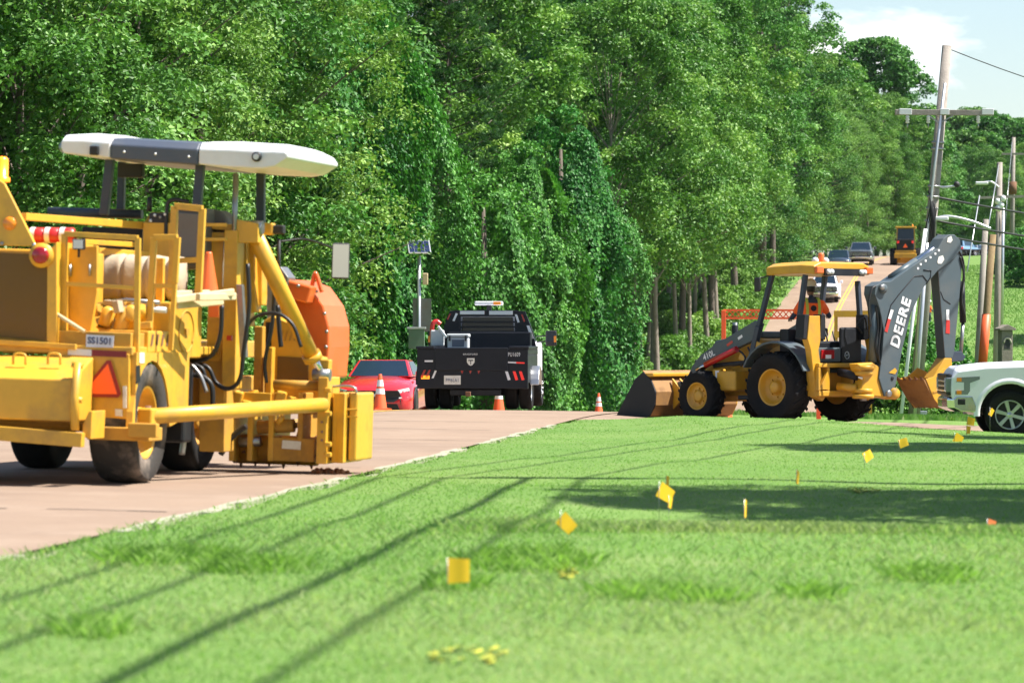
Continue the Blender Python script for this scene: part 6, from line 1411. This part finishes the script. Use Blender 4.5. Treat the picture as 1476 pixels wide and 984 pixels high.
flag(1376, 629, 52.5, .13, .13, .2, .5, 'triangular yellow marker flag near the pickup wheel shadow'); flag(1394, 606, 60., .13, .13, .2, .2, 'upper yellow flag of the two beside the pickup bumper'); flag(1393, 619, 56.5, .09, .12, .6, .1, 'lower yellow flag of the two beside the pickup bumper'); flag(1427, 592, 61.5, .08, .13, .5, .6, 'yellow flag standing in front of the pickup wheel')
flag(1423, 760, 27.6, .07, .13, .4, .2, 'small orange pennant on the near lawn ridge', 'flag_orange')
# ---- spray paint on the lawn
def paint(px, py, rx, ry, label, hole=.0, seed=1):
    y = None; lo, hi = 14., 60.
    for _ in range(40):
        y = (lo+hi)/2; x = AT(px, y)
        if 492+(EYE-gz(x, y))*FPX/y > py: lo = y
        else: hi = y
    rg = random.Random(seed); b = MB()
    for i in range(46):
        t = rg.random()*6.28; r = (hole+(1-hole)*sqrt(rg.random())); cx, cy = x+cos(t)*rx*r, y+sin(t)*ry*r; s_ = rg.uniform(.008, .026); z = gz(cx, cy)+.004+.014*rg.random()
        a_ = rg.random()*3; b.add([(cx+cos(a_+k*1.57)*s_*(1+.4*rg.random()), cy+sin(a_+k*1.57)*s_*3*(1+.3*rg.random()), z+.004*k) for k in range(4)], [(0, 1, 2, 3)])
    tag(b.build('spray_mark', 'marker_paint'), label, 'paint mark')
paint(674, 947, .17, .45, 'yellow ring sprayed on the near grass', .35, 3); paint(817, 828, .05, .5, 'small yellow arrow sprayed on the grass', 0, 4); paint(1245, 708, .14, .5, 'faint yellow dash sprayed on the lawn by the flags', 0, 5)
# ---- orange guard frame beyond the hood
x0, y0 = AT(1043, 77.), 77.; z0 = gz(x0, y0)-.085
gf = empty('barrier_frame', (x0, y0, z0), (0, 0, 0), 'orange steel frame with perforated top beam behind the backhoe hood', 'barrier')
zt = EYE+(492-447)*77/FPX-z0; Lg = (1180-1043)*77/FPX
for x_ in (0, Lg): MB().beam((x_, 0, 0), (x_, 0, zt), .09, .09).build('post', 'cone_orange', gf, .008)
for z_ in (zt, zt-.16): MB().beam((0, 0, z_), (Lg, 0, z_), .05, .04).build('rail', 'cone_orange', gf)
for i in range(16):
    xa = Lg*i/16; MB().beam((xa, 0, zt-.15), (xa+Lg/16, 0, zt-.01), .02, .02).build('lattice_bar', 'cone_orange', gf); MB().beam((xa, .004, zt-.01), (xa+Lg/16, .004, zt-.15), .02, .02).build('lattice_bar', 'cone_orange', gf)
# ---- yellow barrier behind the cab, stone pillar, small machine
x0, y0 = AT(1205, 84.), 84.; z0 = gz(x0, y0); gf = empty('barricade', (x0, y0, z0), (0, 0, 0), 'yellow timber barricade seen through the backhoe cab', 'barricade'); zt = EYE+(492-449)*84/FPX-z0
for x_ in (0, .75): MB().beam((x_, 0, 0), (x_, 0, zt), .07, .07).build('post', 'deere_yellow', gf)
for z_ in (zt-.05, zt-.5): MB().beam((-.05, -.05, z_), (.85, -.05, z_), .03, .14).build('board', 'deere_yellow', gf)
x0, y0 = AT(1449, 104.), 104.; z0 = gz(x0, y0); pi_ = empty('mailbox_pillar', (x0, y0, z0), (0, 0, radians(12)), 'grey stone mailbox pillar with arched niche and pitched cap', 'mailbox pillar'); hz_ = EYE+(492-476)*104/FPX-z0
MB().bb(-.16, .16, -.16, .16, -.2, hz_).build('shaft', 'pillar_stone', pi_, .015)
MB().prism([(-.23, 0), (.23, 0), (.23, .05), (0, .16), (-.23, .05)], (0, -.23, hz_), (1, 0, 0), (0, 0, 1), (0, .46, 0)).build('cap', 'pillar_stone', pi_, .01)
ar_ = MB(); ar_.tube([Vector((.10*cos(t), -.165, hz_-.34+.13*sin(t))) for t in np.linspace(0, pi, 12)], .03, 6); ar_.build('arch', 'concrete', pi_); MB().prism([(.085*cos(t), .12*sin(t)) for t in np.linspace(0, pi, 10)]+[(-.085, -.16), (.085, -.16)], (0, -.166, hz_-.34), (1, 0, 0), (0, 0, 1), (0, .004, 0)).build('niche', 'black_plastic', pi_)
x0, y0 = AT(1500, 82.), 82.; z0 = gz(x0, y0)-.085; sk = empty('compact_excavator', (x0, y0, z0), (0, 0, radians(80)), 'small yellow tracked machine with black hood behind the white pickup', 'excavator')
MB().bb(-.7, .7, -.9, .9, .0, .42).build('track', 'rubber', sk, .15, 4); MB().prism([(-.9, .45), (.95, .45), (.9, .75), (-.2, 1.25), (-.9, 1.30)], (-.6, 0, 0), (0, 1, 0), (0, 0, 1), (1.2, 0, 0)).build('body', 'deere_yellow', sk, .03); MB().prism([(.92, .78), (-.2, 1.29), (-.9, 1.34), (-.9, 1.42), (-.15, 1.38), (.92, .9)], (-.62, 0, 0), (0, 1, 0), (0, 0, 1), (1.24, 0, 0)).build('hood', 'black_paint', sk, .02)
# ---- utility box by the pole
x0, y0 = AT(1331, 91.), 91.; z0 = gz(x0, y0); tag(MB().bb(x0-.08, x0+.08, y0-.08, y0+.08, z0-.02, z0+.2).build('meter_box', 'galvanised', None, .01), 'small grey meter box at the foot of the leaning pole', 'meter box')
# ---- worker by the pole
x0, y0 = AT(1339, 248.), 248.; person((x0, y0, gz(x0, y0)), radians(-70), 'worker in orange vest standing on the far verge beyond the leaning pole', hands=((-.26, .22, 1.05), (.26, .25, 1.08)))
# ---- vehicles on the far hill
sv = [(2.35, .80, .35, .75, .80), (2.28, .90, .28, .92, .98), (1.6, .96, .26, 1.02, 1.08), (1.0, .97, .26, 1.06, 1.12), (-1.6, .97, .27, 1.08, 1.14), (-2.2, .94, .3, 1.08, 1.12), (-2.35, .86, .4, .95, 1.0)]
def suv(label, px, y, rz, paint, rear=False, tall=1.72, group='vehicles on the far hill road'):
    x = AT(px, y); c, b_, g_ = car('car', label, 'car', (x, y, gz(x, y)+.005), rz, paint, 4.7, 1.94, sv, (.95, -2.2, .15, -1.95, 1.08, tall, .86, .70), (1.45, -1.4), R=.37, group=group)
    if not rear:
        MB().bb(-.55, .55, 2.33, 2.37, .62, .82).build('grille', 'alloy', c, .01); MB().bb(-.7, .7, 2.32, 2.37, .38, .56).build('bumper_grille', 'grille_black', c, .01)
        for s in (-1, 1): MB().bb(s*.62, s*.86, 2.24, 2.34, .72, .86).build('headlight', 'lens_clear', c, .02)
        MB().bb(-.18, .18, 2.37, 2.385, .44, .54).build('front_plate', 'sticker_white', c)
    else:
        for s in (-1, 1): MB().bb(s*.66, s*.86, -2.38, -2.28, .78, 1.02).build('tail_lamp', 'tail_red', c, .01)
        MB().bb(-.18, .18, -2.40, -2.37, .7, .82).build('rear_plate', 'sticker_white', c)
    return c
hr_ = radians(180-7)
suv('dark navy car leading the queue down the far hill', 1209, 300, hr_, 'car_navy')
pk2 = pickup('pickup_truck', 'grey pickup following the navy car down the far hill', (AT(1237, 314), 312, gz(AT(1237, 314), 312)), hr_, 'car_grey')
pk3 = pickup('pickup_truck', 'white pickup halfway down the far hill seen through the backhoe cab', (AT(1188, 266), 266, gz(AT(1188, 266), 266)), hr_, 'car_white')
suv('pale blue car stopped beyond the top of the boom', 1389, 392, radians(-28), 'car_blue', True, 1.75)
suv('dark blue car with glowing tail lamps queueing on the hilltop', 1411, 408, radians(-32), 'car_navy', True, 1.45)
suv('white car at the head of the hilltop queue', 1433, 424, radians(-38), 'car_white', True, 1.7)
suv('silver car parked under the far hilltop trees', 1160, 330, hr_, 'car_silver')
# flat trailer
x0, y0 = AT(1402, 378), 378.; tr_ = empty('flat_trailer', (x0, y0, gz(x0, y0)), (0, 0, radians(-60)), 'low dark flat trailer on the hilltop road', 'trailer')
MB().bb(-1.0, 1.0, -2.2, 2.2, .5, .68).build('bed', 'black_paint', tr_, .02); MB().bb(-.05, .05, 2.2, 3.3, .5, .6).build('drawbar', 'black_paint', tr_)
for s in (-1, 1):
    for y_ in (-.45, .45): tyre(tr_, (s*1.0, y_, .33), .33, .22, .2, (s, 0, 0), 'rubber', 'alloy', n=20)
# wheel loader, seen from behind
x0, y0 = AT(1305, 312), 312.; wl = empty('wheel_loader', (x0, y0, gz(x0, y0)), (0, 0, radians(-7)), 'yellow wheel loader with warning triangle driving up the far hill', 'wheel loader')
for s in (-1, 1):
    for y_ in (.6, 3.4): tyre(wl, (s*1.0, y_, .72), .72, .5, .36, (s, 0, 0), 'rubber', 'deere_yellow', lugs=18, n=28)
MB().bb(-.85, .85, .0, 1.7, .75, 1.25).build('rear_frame', 'deere_yellow', wl, .04); MB().bb(-.7, .7, -.05, 1.6, 1.25, 2.15).build('engine_hood', 'black_paint', wl, .06, 3); MB().bb(-.9, .9, -.15, .05, .6, 1.0).build('counterweight', 'deere_yellow', wl, .05)
plate('warning_triangle', [(-.2, -.07, 1.45), (.2, -.07, 1.45), (0, -.07, 1.8)], (0, .01, 0), 'smv_orange', wl, 0)
for s in (-1, 1): MB().bb(s*.5, s*.68, -.09, -.05, 1.8, 2.0).build('tail_lamp', 'tail_red', wl, .01)
m = MB(); m.hexa([Vector(p) for p in ((-.75, 1.6, 1.3), (.75, 1.6, 1.3), (.7, 2.9, 1.3), (-.7, 2.9, 1.3), (-.68, 1.7, 3.05), (.68, 1.7, 3.05), (.62, 2.8, 3.05), (-.62, 2.8, 3.05))]); cbn = m.build('cab', 'window', wl, .03); MB().bb(-.85, .85, 1.5, 3.0, 3.05, 3.22).build('cab_roof', 'deere_yellow', wl, .04)
for s in (-1, 1): MB().beam((s*.75, 1.6, 1.3), (s*.69, 1.69, 3.05), .09, .09).build('cab_post', 'deere_yellow', wl); MB().prism([(3.0, 1.6), (3.3, 1.8), (5.3, .7), (5.2, .5)], (s*.5-.06, 0, 0), (0, 1, 0), (0, 0, 1), (.12, 0, 0)).build('lift_arm', 'deere_yellow', wl)
MB().lathe([(.07, 0), (.07, .16), (.001, .2)], (.55, 1.9, 3.22), (0, 0, 1), 10).build('beacon', 'amber_lens', wl); MB().prism([(5.0, .1), (5.0, .9), (5.3, 1.2), (6.0, .1)], (-1.3, 0, 0), (0, 1, 0), (0, 0, 1), (2.6, 0, 0)).build('bucket', 'deere_yellow', wl, .02); MB().bb(-.5, .5, 1.7, 4.2, .8, 1.3).build('front_frame', 'deere_yellow', wl, .04)
# ---- shrubs and trees on the right-hand side
for px, y, s_, v in ((1296, 97, .95, 1), (1312, 101, 1.1, 2), (1330, 99, .95, 1), (1346, 102, 1.0, 2), (1358, 98, .8, 1), (1280, 96, .8, 1), (1378, 104, .62, 0), (1396, 106, .72, 0), (1430, 108, .72, 2), (1466, 112, .62, 2), (1440, 118, .6, 0), (1268, 99, .7, 1), (1250, 100, .6, 2), (1300, 105, 1., 1), (1320, 106, 1.05, 1), (1340, 108, .95, 2)):
    plant('bush', AT(px, y), y, s_, v, where='beside the leaning utility pole')
for px, y, s_ in ((1456, 296, 1.2), (1470, 290, 1.35), (1486, 294, 1.5), (1500, 280, 1.6), (1474, 302, 1.3)): plant('bush', AT(px, y), y, s_, 2, where='massed on the far lawn bank')
plant('low', 8.9, 33.2, .66, 0, where='on the lawn beyond the marker flags, overhanging', rz=1.); plant('low', 13.0, 48.5, .75, 1, where='on the lawn beside the white pickup', rz=2.); plant('low', 15.6, 56, .8, 0, where='on the lawn beyond the white pickup', rz=.5)
plant('fine', 34, 226, .9, 0, where='on the far right-hand bank'); plant('low', 40, 240, .8, 1, where='on the far right-hand bank')
# ---------------------------------------------------------------- grass blades (uncountable)
leafmat('grass_blade', (.13, .255, .052), (.225, .385, .092), (.42, .47, .22), rough=.65, transl=.5)
def grass(name, n, ymin, ymax, hgt, seed, label, fn=None, tint=.5, power=1.0, wid=.006):
    rng = np.random.default_rng(seed); Y = ymin+(ymax-ymin)*rng.random(n)**power; half = Y*.140+.5
    X = (rng.random(n)*2-1)*half
    keep = (X-xc(Y) > HW+.03) & ~on_drive(X, Y)
    if fn is not None: keep &= fn(X, Y, rng)
    X, Y = X[keep], Y[keep]; n = len(X); Z = ground(X, Y)
    h = hgt*(.45+.8*rng.random(n)**1.5)*(1-.45*sst(Y, 24, 45)); th = rng.random(n)*2*pi; w = wid*(.7+.6*rng.random(n))*(1+Y/70)
    lean = h*(.5+1.1*rng.random(n)); la = rng.random(n)*2*pi
    px_, py_ = np.cos(th)*w/2, np.sin(th)*w/2; tx, ty = np.cos(la)*lean, np.sin(la)*lean
    a = np.stack([X-px_, Y-py_, Z-.005], 1); b = np.stack([X+px_, Y+py_, Z-.005], 1); c = np.stack([X+px_*.7+tx*.45, Y+py_*.7+ty*.45, Z+h*.62], 1); d = np.stack([X+tx, Y+ty, Z+h], 1)
    co = np.stack([a, b, c, d], 1).reshape(-1, 3)
    patch = .5+.25*np.sin(X*.9+Y*.23)*np.sin(Y*.31-X*.4)+.2*np.sin(X*2.3+1)*np.sin(Y*.9)
    ti = np.clip(tint+.55*(patch-.5)+.28*(1-sst(Y, 17, 28))+rng.normal(0, .13, n), 0, 1)
    me = np_mesh(name, co, np.arange(len(co)).reshape(-1, 4), 'grass_blade', False, np.repeat(ti, 4)); tag(obj_from(name, me), label, 'grass', kind='stuff')
grass('lawn_grass', 240000, 13.5, 66, .022, 5, 'short mown grass of the lawn', power=1.25)
grass('lawn_grass', 50000, 13.5, 29, .05, 6, 'pale taller grass on the near lawn', tint=.8, fn=lambda X, Y, r: (r.random(len(X)) < .35+.3*np.sin(X*1.3+.5)*np.sin(Y*.7)) & ((Y > 17.5)))
grass('ridge_grass', 22000, 26.2, 28.0, .075, 7, 'pale seeding grass along the near lawn ridge', tint=.85, fn=lambda X, Y, r: X > -.6+.8*r.random(len(X)))
def tuft(X, Y, r):
    k = np.zeros(len(X), bool)
    for cx, cy, rx, ry in ((.75, 20.3, .35, .5), (.95, 20.1, .3, .35), (.1, 23.3, .45, .9), (-2.15, 23.8, .5, .9), (-1.5, 22.6, .4, .7), (-.3, 21, .2, .5), (1.6, 20.6, .2, .4), (-1.9, 17.5, .2, .4), (2.4, 22, .3, .5)): k |= ((X-cx)/rx)**2+((Y-cy)/ry)**2 < r.random(len(X))**.7
    return k
grass('grass_tuft', 90000, 16.5, 25,   .085, 8, 'dark coarse grass tufts in the near lawn', tint=.05, fn=tuft, wid=.010)
grass('edge_grass', 40000, 13.5, 62, .05, 9, 'ragged grass along the road edge', tint=.55, power=1.2, fn=lambda X, Y, r: X-xc(Y)-HW < .18*r.random(len(X))+.05)
# strip of grass behind the side street
def strip_grass(name, x0, x1, y0, y1, n, hgt, seed, label, tint=.4):
    rng = np.random.default_rng(seed); X = x0+(x1-x0)*rng.random(n); Y = y0+(y1-y0)*rng.random(n); k = X-xc(Y) > HW+.2; X, Y = X[k], Y[k]; n = len(X); Z = ground(X, Y); h = hgt*(.5+rng.random(n)); w = .03; la = rng.random(n)*6.28
    co = np.stack([np.stack([X-w, Y, Z], 1), np.stack([X+w, Y, Z], 1), np.stack([X+w*.6+np.cos(la)*h*.2, Y+np.sin(la)*h*.2, Z+h*.6], 1), np.stack([X+np.cos(la)*h*.5, Y+np.sin(la)*h*.5, Z+h], 1)], 1).reshape(-1, 3)
    tag(obj_from(name, np_mesh(name, co, np.arange(len(co)).reshape(-1, 4), 'grass_blade', False, np.repeat(np.clip(rng.normal(tint, .2, n), 0, 1), 4))), label, 'grass', kind='stuff')
strip_grass('verge_grass', 2, 24, 80.2, 97, 40000, .10, 11, 'grass strip beyond the side street')
strip_grass('bank_grass', 14, 46, 225, 310, 60000, .09, 12, 'grass of the far lawn bank', .45)

crumbs.build('soil_crumbs', 'soil_crumbs').matrix_world = FP.M; tag(bpy.data.objects['soil_crumbs'], 'red soil crumbs on the road under the cutter head', 'soil', kind='stuff')
# ---------------------------------------------------------------- summer haze
hzm = bpy.data.materials.new('haze_air'); hzm.use_nodes = True; hn = hzm.node_tree; hn.nodes.clear()
pvn = hn.nodes.new('ShaderNodeVolumePrincipled'); pvn.inputs['Color'].default_value = (.82, .90, 1., 1); pvn.inputs['Density'].default_value = .00003; pvn.inputs['Anisotropy'].default_value = .2
ho = hn.nodes.new('ShaderNodeOutputMaterial'); hn.links.new(pvn.outputs[0], ho.inputs['Volume']); MATS['haze_air'] = hzm
tag(MB().bb(-1600, 1600, -60, 3300, -8, 60).build('haze', 'haze_air'), 'faint blue summer haze', 'haze', kind='stuff')
